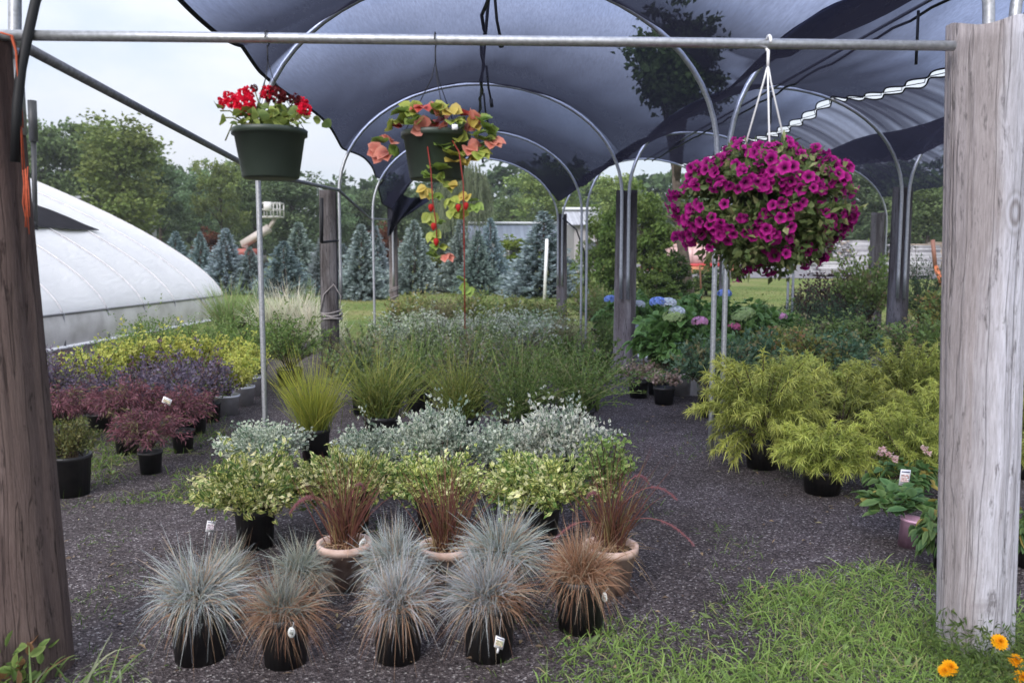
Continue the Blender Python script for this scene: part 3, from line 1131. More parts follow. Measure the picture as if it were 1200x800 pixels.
def tuft(n, r0, L, W, droop, zmin, pal, pal_low=None, low=.35, potk=('black', .112, .155), base=.14, zbias=0.0, nseg=4, name='leaf_tuft', side=None):
    """dense grass tuft in a pot; lower blades may take a second, withered palette"""
    D = unit(dirs(n, zmin, 1.0) + np.array([0, 0, zbias]) + np.array([rng.normal(0, .16), rng.normal(0, .16), 0]) + rng.normal(0, .16, (n, 3)))
    P = np.stack([rng.normal(0, r0, n), rng.normal(0, r0, n), np.full(n, base) + rng.uniform(-.01, .02, n)], 1)
    P[:, :2] += D[:, :2] * r0
    a, b = pick(pal, n)
    if pal_low is not None:
        sc = D[:, 2] + rng.normal(0, .22, n)
        if side is not None:
            sc = sc - side[2] * (D[:, 0] * side[0] + D[:, 1] * side[1])
        k = sc < low
        a2, b2 = pick(pal_low, n)
        a[k], b[k] = a2[k], b2[k]
    ph = np.arctan2(D[:, 1], D[:, 0])
    k1, k2 = rng.uniform(0, 6, 2)
    lump = 1 + .16 * np.sin(2 * ph + k1) + .12 * np.sin(5 * ph + k2 + 3 * D[:, 2])
    mb = MB()
    mb.blades(P, D, rng.uniform(*L, n) * lump, W * rng.uniform(.7, 1.3, n), rng.uniform(*droop, n), a, jit(b), nseg)
    parts = [(name, mb.mesh(name, BLADE, False))]
    if potk:
        parts.append(pot(*potk))
    return finish(parts, [mb])


K = {}
BLUE = [(5, (.20, .22, .20), (.44, .48, .49)), (3, (.25, .27, .24), (.55, .58, .58)), (1, (.15, .18, .13), (.33, .37, .32)), (2.2, (.28, .19, .12), (.48, .39, .30))]
RUST = [(3, (.26, .15, .085), (.40, .25, .16)), (2, (.20, .105, .06), (.34, .18, .10)), (1.5, (.33, .25, .16), (.46, .37, .27))]
DULL = [(3, (.16, .19, .15), (.36, .40, .37)), (2, (.22, .21, .14), (.42, .40, .32))]
fe = dict(r0=.028, L=(.07, .215), W=.0030, droop=(.05, .8), base=.15)
K['fescue_blue'] = [tuft(2600, zmin=.14, pal=BLUE, pal_low=RUST, low=-.02, **fe), tuft(2600, zmin=.14, pal=BLUE, pal_low=RUST, low=-.12, **fe)]
K['fescue_half'] = [tuft(2600, zmin=.14, pal=BLUE, pal_low=RUST, low=.28, **fe), tuft(2400, zmin=.14, pal=BLUE, pal_low=RUST, low=.30, side=(.9, -.4, .5), **fe)]
K['fescue_brown'] = [tuft(2200, zmin=.06, pal=DULL, pal_low=RUST, low=.62, **fe), tuft(2200, zmin=.08, pal=RUST, pal_low=RUST, low=.6, **fe)]
K['fescue_dull'] = [tuft(1900, zmin=.06, pal=DULL, pal_low=RUST, low=.15, **fe)]


def fountain(seed):
    n = 190
    mb = MB()
    D = unit(dirs(n, .55, 1.0) + np.array([0, 0, .8]))
    P = np.stack([rng.normal(0, .028, n), rng.normal(0, .028, n), np.full(n, .2)], 1)
    a, b = pick([(3, (.13, .055, .04), (.15, .055, .045)), (2, (.19, .10, .05), (.12, .045, .04)), (1.3, (.22, .15, .07), (.20, .17, .07))], n)
    mb.blades(P, D, rng.uniform(.28, .58, n), .0056, rng.uniform(.0, .40, n), a, jit(b), 5)
    n = 110
    D = unit(dirs(n, .1, .9))
    P = np.stack([rng.normal(0, .03, n), rng.normal(0, .03, n), np.full(n, .195)], 1)
    mb.blades(P, D, rng.uniform(.10, .25, n), .006, rng.uniform(.3, 1.0, n), (.34, .22, .12), jit(np.tile((.46, .33, .21), (n, 1))), 4)
    parts = [('leaf_tuft', mb.mesh('leaf_tuft', BLADE, False)), pot('terra', .118, .22), ('soil', soil_mesh(.106, .19))]
    return (parts, .2, .6)


K['fountain'] = [fountain(1), fountain(2)]


def plume(p, d, L, parent, sc=1.0):
    """pink bottlebrush flower arching on its own thin stalk"""
    mb = MB()
    p, d = np.array(p, float), unit(np.array(d, float))
    L = L * .8
    t = np.linspace(0, 1, 12)[:, None]
    pts = p + d * L * t + np.array([0, 0, -1.0]) * L * .62 * t ** 2.4
    mb.tube(pts, .0022, 4, (.30, .12, .11), cap=False)
    k = 420
    tt = rng.uniform(.60, 1.0, k)
    i = np.clip((tt * 11).astype(int), 0, 10)
    q = pts[i] + (pts[i + 1] - pts[i]) * ((tt * 11 - i)[:, None])
    tan = unit(pts[i + 1] - pts[i])
    D = unit(rng.normal(size=(k, 3)) + tan * .9)
    mb.blades(q, D, rng.uniform(.008, .016, k) * sc, .0016, .0, (.24, .08, .10), jit(np.tile((.38, .18, .21), (k, 1))), 1)
    link('flower_plume', mb.mesh('flower_plume', BLADE, False), parent)


CREAM = [(4, (.06, .13, .025), (.88, .83, .27)), (3, (.10, .20, .035), (.94, .90, .40)), (2.0, (.06, .13, .03), (.26, .34, .09)), (1.4, (.66, .63, .28), (.88, .85, .55))]
K['eu_yellow'] = [shrub(150, 26, .27, .40, .17, .033, .0165, CREAM, up=.3, zmin=-.42, inner=.40, spread=.55, potk=('black', .095, .17), spikes=8) for _ in range(2)]
SILV = [(4, (.14, .20, .13), (.92, .92, .78)), (3, (.44, .48, .36), (.95, .94, .84)), (1.8, (.09, .16, .09), (.46, .52, .42))]
K['eu_silver'] = [shrub(170, 26, .27, .42, .16, .029, .018, SILV, up=.35, zmin=-.3, inner=.38, spread=.55, potk=('black', .10, .16), spikes=16) for _ in range(2)]
K['eu_stalk'] = [shrub(30, 30, .15, .50, .16, .027, .014, [(3, (.10, .17, .045), (.30, .38, .10)), (1, (.14, .2, .05), (.60, .58, .28))], up=.2, zmin=.2, inner=.3, spread=.6, potk=None, spikes=4)]
# wispy brooms
K['broom_yellow'] = [tuft(1100, .05, (.22, .58), .0042, (.0, .30), .5, [(3, (.18, .20, .03), (.40, .40, .06)), (2, (.13, .17, .035), (.30, .33, .07)), (1, (.26, .24, .04), (.50, .46, .10))], potk=('black', .13, .2), base=.19, zbias=.45, name='foliage')]


def wisp(H, Rr, pal, nb=170, nl=4200, base=.2, lw=(.022, .008), zm=.3, potk=('black', .13, .2), dz=.3):
    mb = MB()
    D = unit(dirs(nb, zm, 1.0) + np.array([0, 0, dz]) + rng.normal(0, .12, (nb, 3)))
    P = np.stack([rng.normal(0, .05, nb), rng.normal(0, .05, nb), np.full(nb, base)], 1)
    Lb = (H - base) * rng.uniform(.40, 1.18, nb) * (1.0 - .12 * (1 - D[:, 2]))
    dr = rng.uniform(.0, .35, nb)
    a, b = pick(pal, nb)
    mb.blades(P, D, Lb, .0055, dr, a * .8, jit(b), 4)
    k = rng.integers(0, nb, nl)
    t = rng.uniform(.35, 1.0, nl)[:, None]
    Q = P[k] + D[k] * Lb[k][:, None] * t + np.array([0, 0, -1.0]) * (dr[k] * Lb[k])[:, None] * t * t
    a, b = pick(pal, nl)
    a, b = a * .72, b * .78
    mb.leaves(Q, D[k] * .8 + rng.normal(0, .5, (nl, 3)), lw[0] * rng.uniform(.7, 1.3, nl), lw[1], jit(a), jit(b))
    parts = [('foliage', mb.mesh('foliage', FOL, False))]
    if potk:
        parts.append(pot(*potk))
    return finish(parts, [mb])


GG = [(3, (.10, .17, .04), (.23, .33, .085)), (2, (.13, .21, .05), (.31, .40, .12)), (1, (.22, .22, .09), (.38, .38, .19))]
GY = [(3, (.16, .20, .04), (.33, .36, .08)), (2, (.11, .17, .04), (.25, .31, .08)), (1, (.26, .26, .07), (.42, .40, .12))]
GREYG = [(3, (.12, .19, .06), (.29, .39, .15)), (2, (.19, .25, .12), (.44, .50, .31)), (1, (.16, .15, .10), (.30, .27, .2))]
GREYB = [(2, (.19, .17, .08), (.40, .36, .20)), (2, (.15, .22, .08), (.34, .43, .20)), (1, (.26, .26, .19), (.52, .52, .42))]
BROWNG = [(3, (.16, .18, .07), (.32, .32, .14)), (2, (.23, .18, .10), (.40, .30, .19)), (1, (.13, .17, .06), (.28, .33, .13))]
K['wisp_green'] = [wisp(.72, .4, GG), wisp(.70, .4, GG)]
K['wisp_yellow'] = [wisp(.70, .35, GY, 520, 1800, zm=.45)]
K['wisp_grey'] = [wisp(.68, .42, GREYG, 70, 3600, zm=.0, lw=(.034, .014)), wisp(.66, .42, GREYB, 70, 3600, zm=.0, lw=(.032, .013)), wisp(.66, .42, GG, 70, 3600, zm=.0, lw=(.034, .014))]
K['wisp_brown'] = [wisp(.8, .42, BROWNG, 500, 1800, lw=(.035, .016)), wisp(.8, .42, BROWNG, 500, 1800, lw=(.035, .016))]
K['silver_bush'] = [shrub(100, 22, .40, .72, .2, .042, .024, [(3, (.20, .27, .14), (.68, .70, .56)), (2, (.30, .35, .23), (.80, .80, .68)), (1.6, (.12, .19, .07), (.32, .40, .20))], up=.4, zmin=-.2, inner=.35, spikes=10, potk=('black', .13, .2)) for _ in range(2)]
K['olive_bush'] = [shrub(90, 22, .45, .85, .2, .055, .032, [(3, (.16, .20, .05), (.32, .36, .10)), (2, (.24, .22, .08), (.40, .35, .15)), (1, (.12, .18, .05), (.25, .32, .09))], up=.4, zmin=-.2, inner=.35, spikes=8, potk=None) for _ in range(2)]
K['purple'] = [shrub(90, 24, .38, .70, .2, .038, .022, [(3, (.105, .080, .12), (.24, .20, .28)), (2, (.075, .058, .088), (.17, .14, .20)), (1, (.10, .05, .055), (.17, .10, .11)), (.5, (.10, .12, .05), (.2, .22, .1))], up=.4, zmin=-.15, inner=.35, spikes=10, potk=('black', .13, .2)) for _ in range(2)]
K['redlace'] = [shrub(80, 30, .36, .60, .24, .05, .010, [(3, (.15, .052, .070), (.27, .115, .135)), (2, (.10, .042, .056), (.19, .085, .105)), (.6, (.12, .10, .05), (.2, .16, .08))], up=.75, zmin=-.3, inner=.4, spread=.5, tip_up=-.15, potk=('black', .10, .20), droop=.2) for _ in range(2)]
GOLD = [(4, (.30, .33, .06), (.58, .58, .13)), (2, (.40, .40, .08), (.68, .66, .20)), (1, (.15, .22, .05), (.32, .38, .09))]
K['gold'] = [shrub(80, 26, .26, .58, .2, .034, .02, GOLD, up=.15, zmin=.05, inner=.3, spikes=10, potk=('black', .12, .2)) for _ in range(2)]
K['gold_white'] = [shrub(80, 26, .26, .58, .2, .034, .02, GOLD, up=.15, zmin=.05, inner=.3, spikes=8, potk=('white', .13, .21))]
K['green'] = [shrub(110, 26, .42, .85, .2, .040, .016, [(3, (.08, .15, .035), (.17, .27, .065)), (2, (.115, .19, .045), (.23, .33, .09)), (1, (.16, .22, .06), (.30, .38, .12))], up=.3, zmin=-.05, inner=.3, spikes=14, potk=('black', .14, .2)) for _ in range(2)]
K['olive_small'] = [shrub(80, 22, .19, .42, .2, .024, .011, [(3, (.07, .085, .025), (.14, .155, .045)), (2, (.11, .11, .03), (.19, .18, .06))], up=.2, zmin=-.1, inner=.35, potk=('black', .115, .22))]
GT = [(3, (.12, .20, .055), (.26, .38, .13)), (2, (.16, .24, .07), (.34, .45, .18)), (1, (.24, .22, .12), (.36, .33, .2))]
GV = [(3, (.34, .36, .25), (.74, .72, .58)), (2, (.42, .40, .28), (.82, .77, .63)), (1, (.17, .23, .11), (.38, .44, .25))]
K['reed_green'] = [tuft(650, .10, (.7, 1.15), .014, (.05, .6), .6, GT, potk=('black', .16, .22), base=.2, zbias=.5, nseg=5, name='foliage')]
K['reed_pale'] = [tuft(750, .12, (.6, 1.05), .015, (.05, .6), .5, GV, [(1, (.34, .22, .14), (.50, .40, .30))], low=.35, potk=('black', .16, .22), base=.2, zbias=.5, nseg=5, name='foliage')]


def thread(Rr, H, base, n=75, zmin=-.25):
    """thread-leaf cypress: arching branches hung with thin drooping golden threads"""
    d = dirs(n, zmin, 1.0)
    r = rng.uniform(.55, 1, n)
    ctr = base + (H - base) * .34
    E = np.stack([d[:, 0] * Rr * r, d[:, 1] * Rr * r, np.maximum(.05, ctr + d[:, 2] * (H - ctr) * r)], 1)
    O = np.tile((0, 0, base), (n, 1))
    M = O + (E - O) * .55 + np.array([0, 0, 1.0]) * .35 * np.linalg.norm(E[:, :2], axis=1)[:, None]
    k = 155
    t = rng.uniform(.35, 1.02, (n, k))[..., None]
    P = (1 - t) ** 2 * O[:, None] + 2 * t * (1 - t) * M[:, None] + t * t * E[:, None]
    T = unit(2 * (1 - t) * (M - O)[:, None] + 2 * t * (E - M)[:, None])
    D = T * .7 + rng.normal(0, .55, P.shape) + np.array([0, 0, .05])
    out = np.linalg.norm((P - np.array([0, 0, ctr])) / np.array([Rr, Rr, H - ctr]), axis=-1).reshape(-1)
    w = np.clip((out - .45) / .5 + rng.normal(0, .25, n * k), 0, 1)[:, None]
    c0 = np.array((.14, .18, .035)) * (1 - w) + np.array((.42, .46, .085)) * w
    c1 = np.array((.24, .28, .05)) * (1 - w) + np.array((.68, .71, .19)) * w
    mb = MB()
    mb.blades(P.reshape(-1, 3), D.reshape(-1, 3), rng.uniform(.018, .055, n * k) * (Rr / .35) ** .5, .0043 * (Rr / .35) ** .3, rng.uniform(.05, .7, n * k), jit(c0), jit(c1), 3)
    sm = MB()
    for i in range(0, n, 3):
        tt = np.linspace(0, .95, 5)[:, None]
        sm.tube((1 - tt) ** 2 * O[i] + 2 * tt * (1 - tt) * M[i] + tt * tt * E[i], np.linspace(.006, .002, 5), 4, cap=False)
    return finish([('foliage', mb.mesh('foliage', FOL, False)), ('stems', sm.mesh('stems', STEM, True)), pot('black', .115, .14)], [mb])


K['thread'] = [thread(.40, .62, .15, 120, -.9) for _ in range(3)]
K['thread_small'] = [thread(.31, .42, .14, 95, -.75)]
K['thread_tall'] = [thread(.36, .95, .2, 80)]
K['rose_dark'] = [shrub(80, 24, .40, .72, .2, .055, .026, [(3, (.060, .12, .06), (.13, .21, .12)), (2, (.09, .16, .07), (.19, .27, .14)), (.8, (.2, .19, .08), (.32, .3, .13))], up=.4, zmin=-.15, inner=.35, tip_up=0, potk=('black', .14, .2)) for _ in range(2)]
K['speckled'] = [shrub(80, 24, .38, .70, .2, .05, .026, [(3, (.15, .20, .055), (.30, .34, .10)), (2, (.28, .25, .06), (.48, .42, .11)), (1, (.10, .16, .055), (.21, .28, .10)), (.5, (.3, .17, .08), (.42, .27, .13))], up=.4, zmin=-.1, inner=.35, potk=('black', .14, .2)) for _ in range(2)]
K['hydrangea'] = [shrub(70, 20, .48, .95, .25, .11, .075, [(3, (.060, .13, .03), (.13, .23, .06)), (2, (.09, .18, .04), (.18, .29, .08))], up=.4, zmin=-.25, inner=.4, oval=True, tip_up=0, spread=.7, potk=('white', .16, .24), droop=.25, lay=.5) for _ in range(2)]
K['shrub_mix'] = [shrub(90, 24, .42, .85, .2, .05, .028, [(3, (.11, .17, .045), (.23, .31, .085)), (2, (.16, .22, .06), (.31, .38, .12)), (.7, (.22, .18, .09), (.34, .28, .14))], up=.4, zmin=-.1, inner=.3, spikes=12, potk=('black', .14, .2)) for _ in range(2)]
K['burgundy'] = [shrub(70, 24, .36, .9, .2, .05, .028, [(3, (.070, .032, .036), (.13, .07, .07)), (1.5, (.08, .09, .045), (.14, .15, .08)), (1, (.12, .07, .05), (.18, .12, .09))], up=.35, zmin=-.05, inner=.3, spikes=8, potk=('black', .14, .2))]
K['yew'] = [shrub(110, 26, .42, .8, .2, .035, .012, [(3, (.035, .065, .032), (.075, .13, .06)), (1, (.06, .10, .04), (.13, .2, .08))], up=.3, zmin=-.2, inner=.3, spikes=8, potk=('black', .14, .2))]
K['cone_green'] = [shrub(150, 26, .34, 1.1, .12, .045, .016, [(3, (.075, .12, .028), (.15, .21, .05)), (2, (.10, .15, .035), (.20, .26, .07))], up=.05, zmin=-.3, inner=.3, spikes=0, potk=('black', .13, .18), tip_up=.9, power=.8)]
K['sedum'] = [shrub(40, 16, .17, .27, .14, .03, .022, [(2, (.09, .13, .05), (.18, .22, .09)), (3, (.34, .24, .19), (.48, .36, .30)), (1, (.2, .16, .09), (.3, .25, .15))], up=.2, zmin=.1, inner=.5, potk=('black', .10, .14), stem=False)]
BIGL = [(3, (.055, .12, .035), (.11, .20, .07)), (2, (.09, .16, .045), (.17, .26, .085)), (.5, (.28, .22, .05), (.36, .30, .08))]
K['bigleaf'] = [shrub(30, 5, .21, .42, .25, .10, .065, BIGL, up=.5, zmin=.12, inner=.75, oval=True, spread=.35, tip_up=.0, droop=.15, potk=('pink', .10, .245), lay=.35, jitr=.02)]
K['bigleaf_black'] = [shrub(44, 6, .30, .40, .16, .11, .066, BIGL, up=.7, zmin=-.3, inner=.6, oval=True, spread=.4, tip_up=-.25, droop=.3, potk=('black', .11, .17), lay=.35, jitr=.02) for _ in range(2)]

CNT = {}
PLACED = []


def plant(kind, name, label, cat, px, py, wpx=None, toppy=None, group=None, Y=None, loc=None, tint=None, zs=None, maxs=(.5, 2.2), rz=None):
    """one potted plant standing at a photo pixel, its crown wpx wide and reaching up to row toppy"""
    if loc is None:
        g = G(px, py)
        if Y is not None:
            g = AY(px, py, Y)
            g.z = float(terr(g.x, g.y))
    else:
        g = Vector(loc)
    i = CNT.get(kind, 0)
    CNT[kind] = i + 1
    parts, hw, h = K[kind][i % len(K[kind])]
    sx = 1.0
    if wpx:
        sx = min(max(wpx * pxm(g.y) / (2 * hw), maxs[0]), maxs[1])
    sz = sx
    if toppy is not None:
        ztop = AY(px, toppy, g.y).z - g.z
        sz = min(max(ztop / h, sx * .62), sx * 1.6)
    t = thing(name, label, cat, g, group, rng.uniform(0, 2 * PI) if rz is None else rz, (sx, sx, sz))
    for nm, me in parts:
        o = link(nm, me, t)
        if nm == 'pot' and not kind.startswith('f'):     # pots keep nursery sizes
            kx = min(1.0, sz / sx, 1.12 / sx)
            o.scale = (kx, kx, 1)
        if nm in ('foliage', 'leaf_tuft'):
            tv = tint or (1, 1, 1)
            k = rng.uniform(.88, 1.12)
            o.color = (tv[0] * k, tv[1] * k * rng.uniform(.96, 1.04), tv[2] * k, 1)
    PLACED.append((name, g.copy(), sx * hw))
    return t


def add_tag(t, me, off, rz=0.0, tilt=0.0, s=1.0):
    """a printed card stuck in the pot of plant t; off in world metres from the plant's base"""
    o = link('plant_tag', me, t)
    a = -t.rotation_euler.z
    sx, sz = t.scale.x, t.scale.z
    x, y = off[0] / sx, off[1] / sx
    o.location = (x * math.cos(a) - y * math.sin(a), x * math.sin(a) + y * math.cos(a), off[2] / sz)
    o.rotation_euler = (0, tilt, a + rz)
    o.scale = (s / sx, s / sx, s / sz)
    return o


# ------------------------------------------------------------------ front row of fescues
GF = 'tufted fescue grasses in small black pots'
fz = 'fescue_grass'
fc = 'ornamental grass'
plant('fescue_blue', fz, 'widest silvery blue grass tuft, in the pot closest to the brown leaning pole', fc, 235, 772, 98, 634, GF)
t = plant('fescue_brown', fz, 'brownish grass tuft with a round white tag, beside the widest silvery tuft', fc, 335, 776, 85, 666, GF)
add_tag(t, LOOPTAG, (.05, -.135, .11), .2, .25, .75)
plant('fescue_half', fz, 'blue grass tuft in a plain black pot in front of the round silvery tuft', fc, 467, 772, 88, 652, GF)
t = plant('fescue_half', fz, 'grass tuft half blue half rusty, white price tag on its tilted pot', fc, 573, 768, 90, 652, GF, rz=.4)
add_tag(t, tag_mesh(.035, .045, .02), (.035, -.125, .07), .25, .3)
t = plant('fescue_brown', fz, 'rusty brown grass tuft in front of the terracotta pot by the lawn corner', fc, 680, 737, 86, 632, GF)
add_tag(t, LOOPTAG, (.085, -.11, .11), -.7, .1, .75)
plant('fescue_dull', fz, 'small dull green grass tuft behind the tuft with the round tag', fc, 352, 718, 66, 622, GF)
plant('fescue_brown', fz, 'withered grass tuft peeping out behind the widest silvery tuft', fc, 268, 722, 67, 640, GF)
plant('fescue_blue', fz, 'pale silvery blue grass tuft close to the middle terracotta pot, near the plain blue tuft', fc, 464, 722, 84, 617, GF)
plant('fescue_blue', fz, 'pale silvery blue grass tuft between the middle and the far terracotta pots', fc, 588, 716, 92, 610, GF)

GP = 'purple fountain grasses in terracotta pots'
t = plant('fountain', 'fountain_grass', 'purple fountain grass in the terracotta pot behind the dull green tuft', 'fountain grass', 405, 688, None, None, GP, zs=1)
plume((.0, 0, .3), (-.55, -.45, 1.1), .62, t)
plume((.0, 0, .3), (-.75, .35, .9), .56, t)
plume((.0, 0, .3), (.2, .35, 1.2), .55, t)
add_tag(t, LOOPTAG, (.06, -.05, .14), .5, .4, .9)
t = plant('fountain', 'fountain_grass', 'purple fountain grass in the middle terracotta pot between two pale tufts', 'fountain grass', 524, 692, None, None, GP)
t = plant('fountain', 'fountain_grass', 'purple fountain grass with pink plumes in the terracotta pot by the lawn corner', 'fountain grass', 715, 692, None, None, GP, rz=0.0)
plume((.0, 0, .35), (.75, .1, .9), .62, t)
plume((.0, 0, .35), (.55, .5, 1.15), .64, t)
plume((.0, 0, .3), (-.35, .1, 1.2), .50, t)
plume((.0, 0, .3), (-.9, -.2, .5), .40, t)
plume((.0, 0, .3), (.95, -.2, .55), .55, t)

GE = 'cream edged euonymus shrubs in black pots'
ey, es = 'variegated_shrub', 'potted shrub'
t = plant('eu_yellow', ey, 'cream edged shrub standing alone nearest the bare leaning pipe, pink tag on its side', es, 300, 640, 128, 538, GE)
add_tag(t, tag_mesh(.045, .06, .02, ((.7, .5, .6), (.8, .75, .78))), (-.21, -.12, .10), .3, .2)
plant('eu_yellow', ey, 'cream edged shrub directly behind the fountain grass next to the dull green tuft', es, 412, 628, 112, 535, GE)
plant('eu_yellow', ey, 'cream edged shrub behind the middle fountain grass', es, 510, 624, 104, 538, GE)
plant('eu_yellow', ey, 'fullest cream edged shrub, behind the pale tuft between two terracotta pots', es, 633, 634, 128, 540, GE)
plant('eu_stalk', ey, 'thin leggy green shrub rising behind the fountain grass with plumes', es, 712, 625, 70, 512, GE)
GS = 'silver leaved euonymus shrubs'
t = plant('eu_silver', ey, 'small white leaved shrub with a picture tag, at the foot of the bare leaning pipe', es, 308, 566, 88, 500, GS)
add_tag(t, tag_mesh(.055, .08, .10), (-.01, -.13, .08), .1, 0)
plant('eu_silver', ey, 'white leaved shrub in front of the yellow green broom', es, 440, 572, 82, 504, GS)
plant('eu_silver', ey, 'white leaved shrub with upright shoots behind the middle cream shrub', es, 514, 580, 86, 484, GS)
plant('eu_silver', ey, 'rounded white leaved shrub between the shrub with upright shoots and the tallest one', es, 589, 576, 78, 500, GS)
t = plant('eu_silver', ey, 'tallest white leaved shrub with one long leafy stalk', es, 658, 580, 96, 482, GS)

plant('broom_yellow', 'broom_shrub', 'bright yellow green broom in a black pot beside the bare leaning pipe', 'broom', 370, 540, 70, 420)

# ------------------------------------------------------------------ middle bed, row after row
GM = 'fine leaved shrubs of the middle bed'
def row(kinds, py, toppy, xs_, wpx, names, desc, where, group, cat='potted shrub', anchor='the twine wrapped post', jx=5, tint=None):
    for i, x in enumerate(xs_):
        k = kinds[i % len(kinds)]
        plant(k, names, f'{ORD[i]} {desc} from {anchor}, {where}', cat, x + rng.uniform(-jx, jx), py + rng.uniform(-3, 3), wpx, toppy + rng.uniform(-6, 6), group, tint=tint)


t = plant('wisp_yellow', 'broom_shrub', 'feathery yellow green shrub nearest the yellow broom, first of the middle bed', 'potted shrub', 448, 528, 104, 412, GM)
plant('wisp_yellow', 'broom_shrub', 'thin upright yellow stemmed shrub directly behind the white shrub with upright shoots', 'potted shrub', 540, 528, 84, 418, GM)
t = plant('wisp_green', 'broom_shrub', 'feathery green shrub behind the rounded white leaved shrub', 'potted shrub', 606, 526, 124, 408, GM)
add_tag(t, LOOPTAG, (.1, -.2, .32), 0, 0, 1.0)
plant('wisp_green', 'broom_shrub', 'feathery green shrub at the aisle corner behind the tallest white shrub', 'potted shrub', 676, 518, 116, 410, GM)
row(['wisp_grey', 'wisp_green', 'wisp_grey', 'wisp_green', 'wisp_grey'], 484, 396, [430, 492, 555, 622, 684], 98, 'feathery_shrub', 'feathery grey green shrub', 'second row of the middle bed', GM)
row(['wisp_brown', 'wisp_grey', 'wisp_green', 'wisp_grey', 'wisp_grey'], 452, 388, [432, 490, 548, 606, 668], 76, 'feathery_shrub', 'feathery dull green shrub', 'third row of the middle bed', GM)
row(['silver_bush', 'silver_bush', 'wisp_grey', 'silver_bush', 'wisp_brown'], 430, 374, [468, 520, 566, 616, 660], 68, 'silver_shrub', 'silvery shrub', 'fourth row of the middle bed', GM)
row(['silver_bush', 'silver_bush', 'silver_bush', 'silver_bush'], 414, 365, [495, 545, 590, 632], 60, 'silver_shrub', 'pale silver shrub', 'fifth row of the middle bed', GM)
row(['olive_bush', 'wisp_brown', 'olive_bush', 'olive_bush', 'olive_bush'], 398, 346, [488, 522, 556, 598, 636], 58, 'olive_shrub', 'olive brown shrub', 'last row before the lawn', GM)
plant('burgundy', 'burgundy_shrub', 'small dark red shrub at the foot of the slender far post', 'potted shrub', 467, 392, 24, 360)

# ------------------------------------------------------------------ bed by the greenhouse
GL = 'shrubs of the bed beside the greenhouse'
plant('olive_small', 'olive_shrub', 'small olive green bush in a black pot close to the brown leaning pole', 'potted shrub', 84, 580, 62, 494, GL)
plant('redlace', 'lace_maple', 'low dark red lacy shrub just behind the small olive bush', 'potted maple', 80, 526, 78, 456, GL)
t = plant('redlace', 'lace_maple', 'red lacy shrub in the black pot standing foremost on the gravel', 'potted maple', 177, 555, 84, 482, GL)
plant('redlace', 'lace_maple', 'tall red lacy shrub behind the foremost red one', 'potted maple', 150, 532, 80, 448, GL)
t = plant('redlace', 'lace_maple', 'dark red lacy shrub with a pale tag next to the white tubs', 'potted maple', 215, 530, 68, 456, GL)
add_tag(t, tag_mesh(.07, .05, .02), (-.03, -.25, .42), 0, .4)
GPU = 'dark purple leaved shrubs by the greenhouse'
for i, (x, y, w, tp, lb) in enumerate((
        (70, 496, 76, 420, 'dark purple shrub beside the brown pole under the greenhouse wall'),
        (118, 505, 74, 436, 'dark purple shrub behind the low red lacy one'),
        (172, 503, 72, 426, 'dark purple shrub between two golden shrubs, behind the tall red one'),
        (224, 508, 82, 416, 'dark purple shrub just before the white tubs'),
        (246, 494, 58, 420, 'dark purple shrub leaning over the white tubs'),
        (196, 480, 56, 418, 'dark purple shrub in the middle of the golden shrubs'),
        (60, 470, 60, 412, 'dark purple shrub farthest along the greenhouse wall'))):
    plant('purple', 'purple_shrub', lb, 'potted shrub', x, y, w, tp, GPU)
GGD = 'golden shrubs by the greenhouse'
for i, (k, x, y, w, tp, lb) in enumerate((
        ('gold', 110, 484, 62, 412, 'golden shrub at the near end of its row, beside purple shrubs'),
        ('gold', 146, 468, 62, 398, 'golden shrub second along its row from the brown pole'),
        ('gold', 182, 464, 60, 396, 'golden shrub third along its row from the brown pole'),
        ('gold', 218, 462, 60, 394, 'golden shrub fourth along its row from the brown pole'),
        ('gold', 252, 460, 56, 396, 'golden shrub fifth along its row from the brown pole'),
        ('gold_white', 266, 486, 46, 424, 'small golden shrub in the foremost white tub'),
        ('gold_white', 284, 475, 44, 415, 'golden shrub in the white tub behind the foremost tub'),
        ('gold_white', 293, 464, 44, 402, 'golden shrub in the white tub nearest the bare leaning pipe'))):
    plant(k, 'golden_shrub', lb, 'potted shrub', x, y, w, tp, GGD)
GGR = 'green bushes by the greenhouse'
for i, (x, y, w, tp, lb) in enumerate((
        (126, 452, 58, 398, 'green bush low against the near greenhouse wall'),
        (176, 440, 64, 372, 'tall green bush touching the greenhouse wall beside its middle'),
        (226, 430, 64, 378, 'green bush below the far corner of the greenhouse'),
        (262, 432, 64, 374, 'green bush between the greenhouse corner and the green grass clump'),
        (300, 446, 70, 372, 'green bush just behind the bare leaning pipe'),
        (340, 452, 84, 370, 'broad green bush in front of the pale grasses'))):
    plant('green', 'green_bush', lb, 'potted shrub', x, y, w, tp, GGR)
GRD = 'tall ornamental grasses by the lawn'
for i, (k, x, y, w, tp, lb) in enumerate((
        ('reed_green', 268, 402, 52, 336, 'tall fresh green grass clump at the greenhouse corner'),
        ('reed_green', 292, 400, 48, 338, 'tall green grass clump next to the pale ones'),
        ('reed_pale', 318, 412, 50, 344, 'pale striped grass clump directly behind the bare leaning pipe'),
        ('reed_pale', 346, 410, 50, 340, 'pale striped grass clump between the pipe and the black riser'),
        ('reed_pale', 372, 412, 46, 342, 'pale striped grass clump under the black riser pipe'),
        ('reed_pale', 388, 424, 40, 350, 'tan grass clump close beside the twine wrapped post'),
        ('reed_green', 360, 396, 44, 336, 'green grass clump behind the pale ones'))):
    plant(k, 'tall_grass', lb, 'ornamental grass', x, y, w, tp, GRD)

